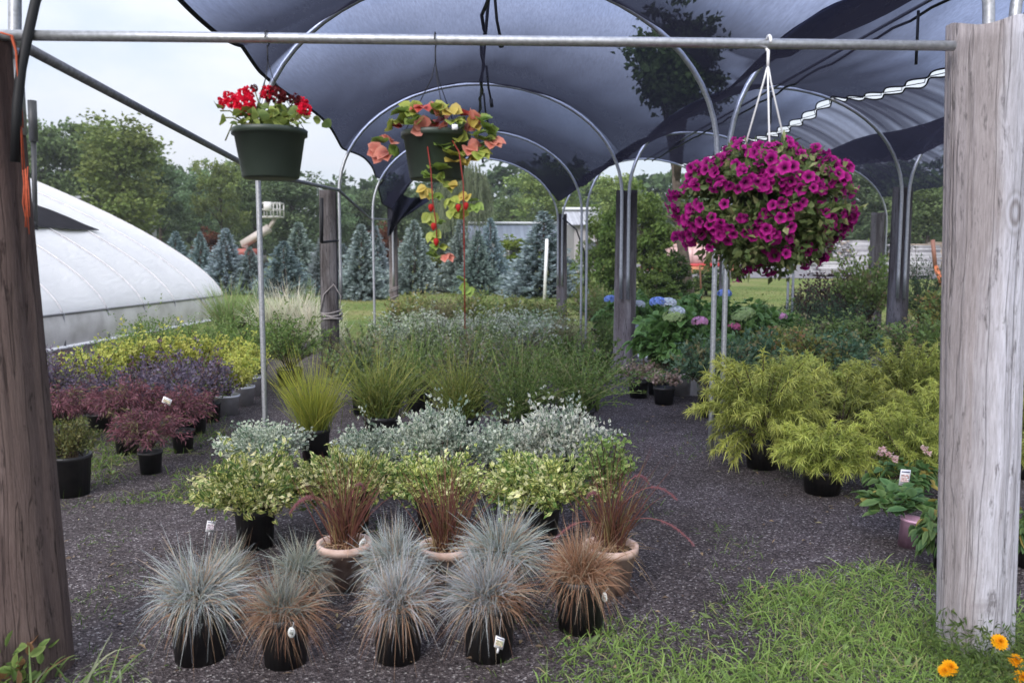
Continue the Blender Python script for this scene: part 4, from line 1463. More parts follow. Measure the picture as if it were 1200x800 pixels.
# ------------------------------------------------------------------ bed on the other side of the aisle
GT_ = 'golden thread cypress shrubs in black pots'
TC = 'thread_cypress', 'cypress shrub'
for k, x, y, w, tp, lb in (
        ('thread_small', 963, 578, 106, 503, 'small low golden cypress foremost in the gravel aisle'),
        ('thread', 893, 548, 128, 430, 'large golden cypress touching the double pipe by the aisle'),
        ('thread', 1062, 575, 104, 486, 'golden cypress behind the pale pink flowers'),
        ('thread', 985, 528, 112, 442, 'golden cypress right behind the small low one'),
        ('thread', 905, 508, 100, 424, 'golden cypress behind the large one by the double pipe'),
        ('thread', 1092, 540, 96, 456, 'dense golden cypress half hidden by the silvery pole'),
        ('thread', 1012, 496, 104, 430, 'golden cypress at the foot of the tall dark post'),
        ('thread_tall', 1058, 500, 94, 404, 'tallest golden cypress, just past the tall dark post'),
        ('thread', 960, 492, 96, 424, 'golden cypress before the dark leaved roses'),
        ('thread', 1105, 500, 96, 420, 'golden cypress in the row behind the dense one'),
        ('thread', 1200, 560, 100, 470, 'golden cypress visible past the outer edge of the silvery pole'),
        ('thread', 1205, 500, 100, 400, 'taller golden cypress past the outer edge of the silvery pole')):
    plant(k, TC[0], lb, TC[1], x, y, w, tp, GT_)

GR = 'leafy shrubs across the aisle'
for k, nm, x, y, w, tp, lb in (
        ('rose_dark', 'rose_bush', 836, 488, 84, 398, 'dark blue green peony like bush at the double pipe'),
        ('rose_dark', 'rose_bush', 880, 476, 84, 392, 'dark rose bush behind the large golden cypress'),
        ('speckled', 'speckled_shrub', 930, 468, 88, 392, 'yellow speckled shrub between the dark rose bushes'),
        ('rose_dark', 'rose_bush', 978, 466, 88, 392, 'dark blue green rose bush before the tall dark post'),
        ('speckled', 'speckled_shrub', 905, 446, 76, 384, 'speckled shrub in the second row behind the rose bushes'),
        ('shrub_mix', 'leafy_shrub', 955, 440, 76, 374, 'leafy green shrub behind the yellow speckled one'),
        ('shrub_mix', 'leafy_shrub', 1005, 440, 76, 372, 'leafy green shrub close to the tall dark post'),
        ('shrub_mix', 'leafy_shrub', 1080, 450, 84, 374, 'leafy green shrub between the tall dark post and the silvery pole'),
        ('speckled', 'speckled_shrub', 1108, 440, 76, 372, 'rust tinged shrub half hidden by the silvery pole'),
        ('yew', 'yew_shrub', 922, 415, 64, 352, 'dark low yew at the thin far pipe'),
        ('yew', 'yew_shrub', 978, 412, 70, 348, 'dark yew behind the leafy green shrubs'),
        ('burgundy', 'burgundy_shrub', 955, 402, 54, 326, 'burgundy leaved shrub below the petunia basket'),
        ('burgundy', 'burgundy_shrub', 990, 400, 50, 325, 'burgundy leaved shrub before the lumber stacks'),
        ('shrub_mix', 'leafy_shrub', 1016, 405, 70, 302, 'tall leafy shrub beside the dark far post by the lumber'),
        ('yew', 'weeping_spruce', 1078, 402, 60, 304, 'dark weeping conifer in front of the orange conveyor'),
        ('speckled', 'speckled_shrub', 1108, 410, 60, 345, 'amber shrub behind the weeping conifer'),
        ('shrub_mix', 'leafy_shrub', 880, 418, 68, 364, 'leafy green shrub among the hydrangea flowers'),
        ('shrub_mix', 'leafy_shrub', 850, 432, 66, 366, 'leafy green shrub behind the double pipe'),
        ('cone_green', 'column_cedar', 710, 424, 30, 372, 'little upright cedar beside the strapped post'),
        ('shrub_mix', 'leafy_shrub', 702, 398, 50, 345, 'leafy green shrub at the double pipe legs beyond the bed'),
        ('olive_bush', 'olive_shrub', 690, 392, 44, 330, 'olive shrub beside the blackened far post'),
        ('shrub_mix', 'leafy_shrub', 1200, 470, 80, 372, 'leafy green shrub past the outer edge of the silvery pole')):
    plant(k, nm, lb, 'potted shrub', x, y, w, tp, GR)

# mophead flowers
def mophead(col):
    mb = MB()
    n = 130
    D = dirs(n, -.35, 1.0)
    P = D * .075 * np.array([1, 1, .72])
    c = jit(np.tile(col, (n, 1)), .2)
    for k in range(4):
        a = k * PI / 2 + rng.uniform(0, 6, n)
        X = unit(np.cross(D, rng.normal(size=(n, 3))))
        Y_ = np.cross(D, X)
        dd = X * np.cos(a)[:, None] + Y_ * np.sin(a)[:, None]
        mb.leaves(P, dd + D * .25, .022, .020, c, c, U=D)
    return mb.mesh('flower_head', PETAL, False)


HY = {'blue': mophead((.30, .42, .78)), 'white': mophead((.74, .78, .80)), 'lime': mophead((.44, .56, .24)), 'pink': mophead((.72, .38, .55)), 'lilac': mophead((.58, .46, .70)), 'rose': mophead((.68, .20, .34))}
GH = 'hydrangea bushes across the aisle'
for x, y, w, tp, lb, fl in (
        (796, 462, 96, 366, 'hydrangea with blue, white and lime heads beside the strapped post', [('blue', 771, 354), ('white', 783, 355), ('white', 793, 365), ('lime', 790, 371), ('pink', 820, 377)]),
        (762, 436, 70, 360, 'hydrangea in a white tub hard against the strapped post', [('blue', 716, 351), ('white', 749, 385), ('white', 748, 357)]),
        (822, 440, 74, 352, 'hydrangea between the strapped post and the double pipe', [('lilac', 808, 395), ('lilac', 800, 402), ('blue', 849, 344)]),
        (872, 440, 80, 360, 'hydrangea with rose and lime heads past the double pipe', [('rose', 861, 383), ('lime', 874, 367), ('lime', 868, 371)]),
        (905, 424, 70, 368, 'hydrangea with one flat pink head near the thin far pipe', [('pink', 915, 371)]),
        (740, 410, 70, 346, 'flowerless hydrangea behind the strapped post', [])):
    t = plant('hydrangea', 'hydrangea_bush', lb, 'hydrangea', x, y, w, tp, GH)
    bpy.context.view_layer.update()
    inv = t.matrix_world.inverted()
    for c, fx, fy in fl:
        o = link('flower_head', HY[c], t)
        p = AY(fx, fy, t.location.y - .38 * w * pxm(t.location.y) * .9)
        o.location = inv @ p
        s = 1.0 if c != 'lime' else 1.35
        o.scale = (s * 1.15 / t.scale.x, s * 1.15 / t.scale.y, s / t.scale.z)
for x, y, lb in ((748, 466, 'black pot of dry pink flower heads at the foot of the strapped post'), (770, 462, 'second pot of fading flower heads next to the strapped post'), (778, 474, 'pot of brownish sedum foremost beside the aisle')):
    plant('sedum', 'sedum_plant', lb, 'potted plant', x, y, 38, None, 'sedum pots by the strapped post')
for x, y, h, lb in ((762, 446, .34, 'tall white bucket between the strapped post and the hydrangeas'), (812, 462, .36, 'white bucket under the peony like bush')):
    g = G(x, y)
    mb = MB()
    mb.lathe([(.001, 0), (.13, 0), (.155, h - .03), (.168, h - .03), (.168, h), (.155, h), (.15, h - .05), (.001, h - .05)], 24)
    o = tag(link('white_bucket', mb.mesh('white_bucket', WHITEP, False), None, g), lb, 'bucket', 'white buckets by the hydrangeas')

# big leaved plants at the silvery pole
t = plant('bigleaf', 'broadleaf_plant', 'broad leaved plant in a pink pot beside the silvery pole', 'potted plant', 1052, 634, 84, 572, rz=0.0)
for o in t.children:
    if o.name.startswith('pot'):
        o.location = (.02 / t.scale.x, -.085 / t.scale.y, 0)
        o.rotation_euler = (0, .10, 0)
plant('bigleaf_black', 'hosta_plant', 'hosta hugging the foot of the silvery pole', 'potted plant', 1106, 670, 58, 600, 'hostas round the silvery pole')
plant('bigleaf_black', 'hosta_plant', 'hosta showing past the outer edge of the silvery pole', 'potted plant', 1206, 665, 70, 575, 'hostas round the silvery pole')
t2 = plant('bigleaf_black', 'flowering_plant', 'dark leaved plant with pale pink flowers and a picture tag', 'potted plant', 1056, 590, 80, 540)
bpy.context.view_layer.update()
inv = t2.matrix_world.inverted()
for spray in (((1035, 527, 9), (1041, 532, 10), (1049, 538, 10), (1032, 532, 6)), ((1083, 526, 7), (1088, 531, 5))):
    mb = MB()
    for fx, fy, k in spray:
        p = np.array(tuple(inv @ AY(fx, fy, t2.location.y - .12)))
        D = dirs(k * 4, -.6, 1)
        c = jit(np.tile((.78, .52, .50), (k * 4, 1)), .15)
        mb.leaves(p + rng.normal(0, .012, (k * 4, 3)), D, .026, .018, c, c * np.array([1, 1.15, 1.15]))
        mb.blades([p], [np.array([rng.uniform(-.1, .1), 0, -1])], [.2], .004, 0, (.08, .11, .04), (.1, .12, .05), 2)
    link('flower_spray', mb.mesh('flower_spray', PETAL, False), t2)
p = AY(1055, 573, t2.location.y - .30)
add_tag(t2, TAGP, (p.x - t2.location.x, p.y - t2.location.y, p.z - .16), .08, .1, 1.15)
# ================================================================== HANGING BASKETS
def basket_pot(t, r, h, z, mat, taper=.80):
    mb = MB()
    mb.lathe([(.001, z - h + .004), (r * taper * .95, z - h), (r * taper, z - h + .006), (r * .97, z - .022), (r * 1.04, z - .022), (r * 1.05, z - .003), (r * 1.02, z), (r * .95, z - .004), (r * .93, z - .04), (.001, z - .04)], 40)
    return link('pot', mb.mesh('pot', mat, True), t)


def rods(t, name, top, r, z, mat, k=3, rad=.0022, ph=.3):
    mb = MB()
    for i in range(k):
        a = ph + 2 * PI * i / k
        mb.tube([top, (top[0] + (r * math.cos(a)) * .12, top[1] + r * math.sin(a) * .12, top[2] - .06), (r * math.cos(a), r * math.sin(a), z)], rad, 6)
    mb.tube([(top[0], top[1], top[2] - .01), (top[0], top[1], top[2] + .05)], rad * 1.6, 6)
    pts = [(top[0], top[1] + .026 * math.cos(a) - .0, top[2] + .075 + .026 * math.sin(a)) for a in np.linspace(-PI / 2, PI * 1.05, 14)]
    mb.tube(pts, rad * 1.7, 6)
    link(name, mb.mesh(name, mat, True), t)


# --- geranium
Yb = YL + .02
c0 = AY(316, 152, Yb)
bar = AY(313, 45, Yb)
t = thing('geranium_basket', 'green hanging pot of red geraniums against the open sky', 'hanging basket', c0, 'hanging flower baskets')
hz = bar.z - c0.z
basket_pot(t, .128, .175, .0, GREENP, .78)
rods(t, 'hanger', (0, 0, hz - .075), .125, 0, BLACK, 3, .0016)
n = 150
D = dirs(n, .0, .8)
P = np.stack([rng.normal(0, .065, n), rng.normal(0, .05, n), rng.uniform(-.01, .075, n)], 1)
a, b = pick([(3, (.18, .24, .05), (.30, .36, .10)), (2, (.11, .17, .05), (.20, .27, .08)), (1, (.34, .34, .10), (.48, .46, .18)), (.3, (.45, .28, .18), (.5, .34, .22))], n)
mb = MB()
mb.leaves(P, D, rng.uniform(.025, .05, n), rng.uniform(.03, .05, n), a, b, oval=True, droop=.25)
link('foliage', mb.mesh('foliage', FOL, False), t)
heads = [(268, 118, 15, 'r'), (286, 123, 18, 'r'), (284, 112, 11, 'r'), (292, 108, 9, 'r'), (314, 110, 12, 'r'), (324, 113, 15, 'd'), (345, 118, 10, 'd'), (353, 122, 10, 'r'), (356, 129, 11, 'r'), (298, 104, 6, 'd')]
sm = MB()
for hx, hy, rp, kind in heads:
    p = AY(hx, hy, Yb + rng.uniform(-.05, .05)) - c0
    rr = rp * pxm(Yb) * .82
    col = (.74, .016, .055) if kind == 'r' else (.13, .018, .022)
    hb = MB()
    k = 26
    D = dirs(k, -.7, 1)
    Q = D * rr * rng.uniform(.45, .85, (k, 1))
    for f in range(5):
        X = unit(np.cross(D, rng.normal(size=(k, 3))))
        c = jit(np.tile(col, (k, 1)), .25)
        hb.leaves(Q, X + D * .5, rr * .46, rr * .42, c, c, oval=False)
    o = link('flower_head', hb.mesh('flower_head', PETAL, False), t, p)
    if kind == 'd':
        o['label'] = 'withered dark red flower head'
    sm.tube([(p.x * .3, p.y * .3, .0), (p.x * .6, p.y * .6, p.z * .5), tuple(p)], .0025, 5)
for q in ((258, 130), (262, 138), (264, 165), (346, 140), (338, 135)):
    p = AY(q[0], q[1], Yb) - c0
    sm.tube([(p.x * .4, 0, .01), (p.x * .8, 0, max(p.z, .03)), tuple(p)], .0028, 5)
link('stems', sm.mesh('stems', plain('green_stem', (.16, .17, .06), .6), True), t)

# --- strawberry
Yb = YL + .06
c0 = AY(511, 155, Yb)
bar = AY(509, 47, Yb)
t = thing('strawberry_basket', 'green hanging pot with yellow and red leaves and long trailing runners', 'hanging basket', c0, 'hanging flower baskets')
hz = bar.z - c0.z
basket_pot(t, .122, .172, .0, GREENP, .80)
rods(t, 'hanger', (0, 0, hz - .075), .12, 0, BLACK, 3, .0016, .9)
STRAW = [(4, (.21, .27, .05), (.36, .40, .09)), (3.4, (.12, .19, .04), (.22, .31, .07)), (1.2, (.42, .32, .07), (.52, .40, .10)), (1.0, (.52, .15, .11), (.60, .25, .19)), (.5, (.42, .05, .04), (.48, .11, .08))]


def trifoliate(mb, P, D, size, pal=STRAW):
    n = len(P)
    D = unit(np.asarray(D, float))
    U = unit(rng.normal(0, .5, (n, 3)) + np.array([0, -.5, .8]))
    S = unit(np.cross(D, U))
    a, b = pick(pal, n)
    for k in (-1, 0, 1):
        mb.leaves(P, D + S * k * 1.0, size, size * .95, jit(a, .1), jit(b, .1), oval=True, U=U, droop=.15)


mb = MB()
pts = [(437 + 0, 0)]
P, D = [], []
for px_, py_ in ((478, 138), (490, 132), (500, 142), (508, 128), (520, 135), (530, 142), (540, 136), (552, 148), (562, 142), (556, 160), (566, 165), (460, 152), (470, 150), (455, 178), (450, 168), (468, 180), (574, 172), (520, 155), (535, 158), (548, 172), (512, 140), (484, 146), (528, 182), (524, 176), (514, 200), (508, 205), (560, 178), (545, 146), (497, 150), (436 + 24, 165), (446, 176), (474, 132), (482, 128), (496, 124), (515, 126), (526, 128), (538, 150), (550, 140), (566, 150), (572, 158), (576, 166), (562, 170), (540, 178), (532, 190), (518, 172), (520, 212), (512, 196), (548, 186), (470, 142), (505, 134)):
    p = AY(px_, py_, Yb - rng.uniform(.02, .12)) - c0
    P.append(tuple(p))
    D.append((p.x * 4 + rng.normal(0, .3), -.6, rng.normal(0, .4) + .1))
trifoliate(mb, np.array(P), D, .054)
link('foliage', mb.mesh('foliage', FOL, False), t)


def runner(path, leaf_at, thick, red):
    pts = [AY(x, y, Yb - d) - c0 for x, y, d in path]
    mbr = MB()
    mbr.tube([tuple(p) for p in pts], thick, 5, red)
    P = [tuple(AY(x, y, Yb - .10) - c0) for x, y in leaf_at]
    trifoliate(mbr, np.array(P), rng.normal(0, 1, (len(P), 3)) + np.array([0, -.4, -.2]), .040)
    return mbr


RED = foliage_mat('runner_surface', .25)
for path, lf in (([(530, 165, .10), (538, 178, .14), (543, 215, .14), (544, 290, .13), (545, 385, .12)], [(528, 232), (534, 240), (538, 245), (550, 236), (556, 240), (530, 245), (536, 218), (548, 228), (543, 330), (550, 336)]),
                 ([(500, 165, .10), (505, 200, .14), (507, 235, .14), (511, 262, .13), (512, 282, .13)], [(500, 220), (508, 228), (504, 250), (512, 262), (508, 272), (500, 296), (510, 300), (516, 288), (506, 285), (522, 298), (500, 208)])):
    rb = runner(path, lf, .0023, (.27, .035, .03))
    link('runner', rb.mesh('runner', RED, False), t)
for q in ((537, 240), (505, 240), (511, 280), (546, 238), (508, 262)):
    mb = MB()
    prof = [(.0005, .012), (.007, .010), (.010, .003), (.008, -.006), (.004, -.013), (.0004, -.017)]
    mb.lathe(prof, 10, (0, 0, 0), (.50, .03, .03))
    link('berry', mb.mesh('berry', PETAL, True), t, AY(q[0], q[1] + 3, Yb - .13) - c0)
mb = MB()
mb.box((AY(533, 149, Yb - .15) - c0), (.020, .003, .018), .2, (.85, .85, .87))
link('plant_tag', mb.mesh('plant_tag', TAG, False), t)

# --- petunia
Yb = YR - .12
c0 = AY(897, 232, Yb)
bar = AY(895, 51, Yb)
t = thing('petunia_basket', 'huge ball of magenta petunias hanging on white wires', 'hanging basket', c0, 'hanging flower baskets')
hz = bar.z - c0.z
basket_pot(t, .115, .14, .06, GREENP)
rods(t, 'hanger', (-.005, 0, hz - .075), .125, .06, WHITE, 3, .0034, .35)
ER = np.array([.292, .28, .212])


def ball(n, depth=(.75, 1.0)):
    d = dirs(n, -1, 1)
    r = rng.uniform(*depth, n)[:, None]
    lump = 1 + .15 * np.sin(4 * d[:, :1] * 3 + 2) * np.cos(5 * d[:, 2:3] * 2 + d[:, 1:2] * 4) + .06 * np.sin(11 * d[:, 0:1] + 7 * d[:, 2:3])
    p = d * r * lump * ER
    p[:, 2] -= .03 * (1 - d[:, 2]) * (d[:, 2] < 0)
    p[:, 2] = np.where((d[:, 2] > .5), p[:, 2] * .88, p[:, 2])
    return p, d


p, d = ball(7000, (.55, 1.02))
n = len(p)
a, b = pick([(3, (.065, .10, .035), (.13, .18, .06)), (2, (.10, .14, .045), (.20, .25, .10)), (1, (.20, .22, .09), (.32, .33, .16))], n)
mb = MB()
mb.leaves(p, d * .5 + rng.normal(0, .7, (n, 3)), rng.uniform(.025, .05, n), rng.uniform(.012, .024, n), jit(a), jit(b), oval=False)
link('foliage', mb.mesh('foliage', FOL, False), t)


def petunia(mb, M=None, shade=1.0, wide=1.0):
    """five-lobed trumpet facing +z"""
    n = 30
    prof = [(.0035, -.022), (.006, -.008), (.013, .002)]
    col = [(.07, .008, .05), (.10, .007, .06), (.27, .010, .15)]
    V, Cc = [], []
    for (r, z), c in zip(prof, col):
        for k in range(n):
            a_ = 2 * PI * k / n
            V.append((r * math.cos(a_), r * math.sin(a_), z))
            Cc.append(c)
    for k in range(n):
        a_ = 2 * PI * k / n
        r = .0275 * wide * (1 - .20 * abs(math.cos(2.5 * a_)) ** 3) * (1 + .03 * math.sin(9 * a_))
        V.append((r * math.cos(a_), r * math.sin(a_), .004 + .003 * math.sin(5 * a_ + 1)))
        Cc.append((.52 * shade, .018 * shade, .29 * shade) if k % 3 else (.40 * shade, .014, .22 * shade))
    q = [(i * n + k, i * n + (k + 1) % n, (i + 1) * n + (k + 1) % n, (i + 1) * n + k) for i in range(3) for k in range(n)]
    V = np.array(V)
    if M is not None:
        V = V @ M[0].T + M[1]
    mb.add(V, q, col=np.array(Cc))


FLM = []
for k in range(3):
    mb = MB()
    petunia(mb, None, (1.0, .85, 1.12)[k], (1, .9, 1.08)[k])
    FLM.append(mb.mesh('flower', PETAL, True))


def fdir(dv):
    z = unit(np.array(dv) + rng.normal(0, .38, 3) + np.array([0, -.15, -.05]))
    x = unit(np.cross(z, rng.normal(size=3)))
    return np.stack([x, np.cross(z, x), z], 1)


p, d = ball(1100, (.94, 1.10))
# flowers grow in loose drifts with green gaps between them
cl = np.sin(7.5 * d[:, 0] + 2.2) + np.sin(8.5 * d[:, 2] + 3 * d[:, 0]) + np.sin(6 * d[:, 1] + 5 * d[:, 2]) + rng.normal(0, .75, len(d)) + np.where(d[:, 2] < -.55, -1.0, 0)
k = np.argsort(-cl)[:700]
p, d = p[k], d[k]
order = np.argsort(d[:, 1])        # those facing the aisle come first
rest = MB()
for i, j in enumerate(order):
    Rm = fdir(d[j])
    if i < 98:
        o = link('flower', FLM[i % 3], t, tuple(p[j]))
        o.rotation_euler = Vector(Rm[:, 2]).to_track_quat('Z', 'Y').to_euler()
        s = rng.uniform(.58, .88)
        o.scale = (s, s, s)
    else:
        petunia(rest, (Rm * rng.uniform(.58, .88), p[j]), rng.uniform(.8, 1.1))
for k in range(14):                 # stray stems at the underside
    q = np.array([rng.uniform(-.12, .14), rng.uniform(-.2, .1), -.17 - rng.uniform(0, .05)])
    petunia(rest, (fdir((q[0], -.6, -.3)), q), .9)
o = link('further_flowers', rest.mesh('further_flowers', PETAL, True), t)
o['kind'] = 'stuff'

# ------------------------------------------------------------------ marigold and roadside weeds at the camera's feet
c0 = G(1165, 800)
t = thing('marigold_plant', 'low marigold plant with orange yellow blooms before the silvery pole', 'marigold', c0)
n = 1500
P = np.stack([rng.uniform(-.2, .32, n), rng.uniform(-.16, .26, n), rng.uniform(0, .17, n)], 1)
a, b = pick([(3, (.05, .085, .02), (.10, .15, .04)), (1, (.09, .13, .03), (.16, .21, .06))], n)
mb = MB()
mb.leaves(P, dirs(n, -.1, 1), rng.uniform(.025, .05, n), .008, jit(a), jit(b))
link('foliage', mb.mesh('foliage', FOL, False), t)
for fx, fy, rp in ((1113, 782, 11), (1105, 786, 8), (1171, 752, 11), (1190, 774, 10), (1197, 794, 11)):
    fb = MB()
    r = rp * pxm(3.0) * .95
    for ring in range(5):
        k = 16 - ring * 2
        aa = np.arange(k) * 2 * PI / k + ring * .4
        el = .05 + ring * .28
        D = np.stack([np.cos(aa) * math.cos(el), np.sin(aa) * math.cos(el), np.full(k, math.sin(el))], 1)
        c = jit(np.tile((.86, .40, .012), (k, 1)), .12)
        fb.leaves(np.zeros((k, 3)) + [0, 0, .004 * ring], D, r * (1 - .13 * ring), r * .5, c, c * np.array([1.05, 1.2, 1.3]), oval=True, U=np.tile((0, 0, 1.), (k, 1)))
    fb.tube([(0, 0, 0), (.004, 0, -.05), (0, .01, -.12)], .002, 4, (.09, .13, .04))
    o = link('flower', fb.mesh('flower', PETAL, False), t, AY(fx, fy, c0.y - .04) - c0)
    o.rotation_euler = (R(42 + rng.uniform(-12, 12)), R(rng.uniform(-15, 15)), 0)
for nm, lb, cx, sp, n, L, pal in (
        ('weed_clump', 'arching green weed blades in front of the brown leaning pole', 95, .22, 46, (.10, .34), [(2, (.10, .16, .05), (.20, .29, .09)), (2, (.18, .21, .12), (.34, .37, .24))]),
        ('weed_clump', 'leafy green and reddish weeds at the foot of the brown leaning pole', 14, .09, 80, (.06, .22), [(3, (.10, .16, .04), (.20, .28, .08)), (1, (.24, .12, .06), (.34, .2, .1))])):
    c0 = G(cx, 812)
    mb = MB()
    P = np.stack([rng.uniform(-sp, sp, n), rng.uniform(-.12, .12, n), np.zeros(n)], 1)
    a, b = pick(pal, n)
    mb.blades(P, unit(dirs(n, .3, 1) + np.array([.15, 0, .2])), rng.uniform(*L, n), .009, rng.uniform(.2, .9, n), a, jit(b), 5)
    if cx < 50:
        mb.leaves(P + np.stack([np.zeros(n), np.zeros(n), rng.uniform(.02, .2, n)], 1), dirs(n, -.2, 1), .06, .03, jit(a), jit(b), oval=True)
    tag(link(nm, mb.mesh(nm, BLADE, False), None, c0), lb, 'weeds')

# a few bare stakes and rods
def rod(name, label, cat, p0, p1, r, mat, n=8):
    mb = MB()
    mb.tube([p0, p1], r, n)
    return solo(name, mb, mat, label, cat, None, tuple(p0))


g = G(638, 352)
rod('white_stake', 'slanted white stake on the lawn before the conical spruce', 'stake', g, AY(641, 280, g.y), .055, WHITE)
g = G(822, 350)
rod('rusty_stake', 'thin rusty iron stake in the lawn beside the leaning tree', 'stake', g, AY(820, 312, g.y), .03, plain('rust', (.20, .09, .05), .85))
# ================================================================== GREENHOUSE
FILM, nt, o_ = newmat('milky_greenhouse_film')
p_ = nt.nodes.new('ShaderNodeBsdfPrincipled')
p_.inputs['Roughness'].default_value = .32
v_ = mapped(nt)
f_ = noise(nt, v_, .9, 5, .6)
cr = ramp(nt, [(.3, (.82, .81, .84)), (.7, (.92, .91, .93))], f_).outputs[0]
nt.links.new(cr, p_.inputs['Base Color'])
f2 = noise(nt, mapped(nt, (2.2, .6, 1)), 2.5, 3, .5, 1.0)
nt.links.new(bump(nt, f2, .22, .10), p_.inputs['Normal'])
tl_ = nt.nodes.new('ShaderNodeBsdfTranslucent')
tl_.inputs['Color'].default_value = (.8, .8, .84, 1)
mx_ = nt.nodes.new('ShaderNodeMixShader')
mx_.inputs[0].default_value = .35
nt.links.new(p_.outputs[0], mx_.inputs[1])
nt.links.new(tl_.outputs[0], mx_.inputs[2])
nt.links.new(mx_.outputs[0], o_.inputs[0])
FILMW = plain('dusty_side_film', (.66, .64, .64), .5, nscale=2.2, second=(.46, .44, .43))

E0, E1 = G(50, 414), G(262, 372)
ax = (E1 - E0)
ax.z = 0
ax.normalize()
nrm = Vector((-ax.y, ax.x, 0))            # away from the yard
FARY = (E1 - E0).length
WH = .62


def gz(e):
    e = max(0.0, min(e, 13.2 - e))
    return WH + 1.02 * e ** .68


def gp(s, e, off=0.0):
    """point on the roof: s metres along the wall from E0, e metres across"""
    return E0 + ax * s + nrm * e + Vector((0, 0, gz(e) + off))


ghl = thing('greenhouse', 'long hoop greenhouse skinned in milky white film with a black roof patch', 'greenhouse', E0)
HS = 1.52
smin, smax = -6.0, FARY
NSg, NE = 96, 60
es = 13.2 * (.5 - .5 * np.cos(np.linspace(0, PI, NE)))
V = []
for s in np.linspace(smin, smax, NSg):
    tt = ((smax - s) / HS) % 1.0
    dip = -.045 * 4 * tt * (1 - tt)
    for e in es:
        V.append(tuple(gp(s, e, dip * min(1, e * 2, (13.2 - e) * 2)) - E0))
mb = MB()
mb.add(V, [(j * NE + i, j * NE + i + 1, (j + 1) * NE + i + 1, (j + 1) * NE + i) for j in range(NSg - 1) for i in range(NE - 1)])
link('roof_film', mb.mesh('roof_film', FILM, True), ghl)
for e in (0.0, 13.2):
    V = []
    for s in np.linspace(smin, smax, 60):
        for z in (-.05, .2, .42, WH):
            q = E0 + ax * s + nrm * (e + (-.05 if e == 0 else .05) * math.sin(z * 5) * (1 + .3 * math.sin(s * 4)))
            V.append((q.x - E0.x, q.y - E0.y, z))
    mb = MB()
    mb.add(V, [(j * 4 + i, j * 4 + i + 1, (j + 1) * 4 + i + 1, (j + 1) * 4 + i) for j in range(59) for i in range(3)])
    link('side_curtain', mb.mesh('side_curtain', FILMW, True), ghl)
    mb = MB()
    a_ = (E0 + ax * smin + nrm * e) - E0 + Vector((0, 0, WH)) - nrm * (.012 if e == 0 else -.012)
    b_ = (E0 + ax * smax + nrm * e) - E0 + Vector((0, 0, WH)) - nrm * (.012 if e == 0 else -.012)
    mb.tube([a_, b_], .022, 8)
    link('hip_rail', mb.mesh('hip_rail', STEELD, True), ghl)
    mb = MB()
    mb.tube([a_ - Vector((0, 0, WH - .03)), b_ - Vector((0, 0, WH - .03))], .035, 8)
    link('bottom_roll', mb.mesh('bottom_roll', WHITEP, True), ghl)
RIBM = plain('rib_film', (.66, .64, .66), .5)
k = 0
s = smax
while s > smin:
    mb = MB()
    mb.tube([tuple(gp(s, e, .010) - E0) for e in es], .016, 6)
    link('rib', mb.mesh('rib', RIBM, True), ghl)
    mb = MB()
    q0 = E0 + ax * s - nrm * .02
    mb.tube([(q0.x - E0.x, q0.y - E0.y, 0), (q0.x - E0.x, q0.y - E0.y, WH)], .02, 6)
    link('side_post', mb.mesh('side_post', STEELD, True), ghl)
    s -= HS
# end walls of film
for s in (smin, smax):
    V = []
    for e in es:
        q = gp(s, e) - E0
        V += [(q.x, q.y, -.05), (q.x, q.y, q.z)]
    mb = MB()
    mb.add(V, [(2 * i, 2 * i + 2, 2 * i + 3, 2 * i + 1) for i in range(NE - 1)])
    link('end_wall', mb.mesh('end_wall', FILM, False), ghl)


def roof_hit(px, py):
    d = ray(px, py)
    tt = 8.0
    while tt < 60:
        q = Vector((d.x * tt, d.y * tt, HC + d.z * tt))
        r_ = q - E0
        s_, e_ = r_.dot(ax), r_.dot(nrm)
        if 0 <= e_ <= 13.2 and q.z <= gz(e_):
            return s_, e_
        tt += .02
    return None


# black cover patch on the roof (its outline follows the film surface)
top = [(20, 228), (40, 241), (60, 248), (80, 256), (100, 265), (116, 271)]
bot = [(20, 266), (40, 268), (60, 269), (80, 270.5), (100, 271.5), (116, 272)]
rows = []
for a_, b_ in zip(top, bot):
    ha, hb = roof_hit(*a_), roof_hit(*b_)
    if ha and hb:
        rows.append([tuple(gp(ha[0] + (hb[0] - ha[0]) * k / 8, ha[1] + (hb[1] - ha[1]) * k / 8, .035) - E0) for k in range(9)])
mb = MB()
mb.add(np.array(rows).reshape(-1, 3), [(j * 9 + i, j * 9 + i + 1, (j + 1) * 9 + i + 1, (j + 1) * 9 + i) for j in range(len(rows) - 1) for i in range(8)])
link('roof_patch', mb.mesh('roof_patch', plain('black_tarp', (.022, .021, .026), .95, spec=.05, nscale=4), True), ghl)
h = roof_hit(41, 266)
q = gp(*h)
mb = MB()
yq = q.y
p0, p1, p2 = q + Vector((0, 0, -.15)), AY(39.5, 166, yq), AY(37.5, 118, yq)
mb.tube([p0 - q, p1 - q], .05, 12)
mb.tube([p1 - q, p2 - q], .085, 14)
mb.tube([(0, 0, .03), (-.12, -.1, .05)], .10, 10)
tag(link('stove_pipe', mb.mesh('stove_pipe', plain('black_stove_steel', (.03, .03, .034), .5, nscale=8), True), None, q), 'black stove pipe standing on the greenhouse roof', 'chimney pipe')

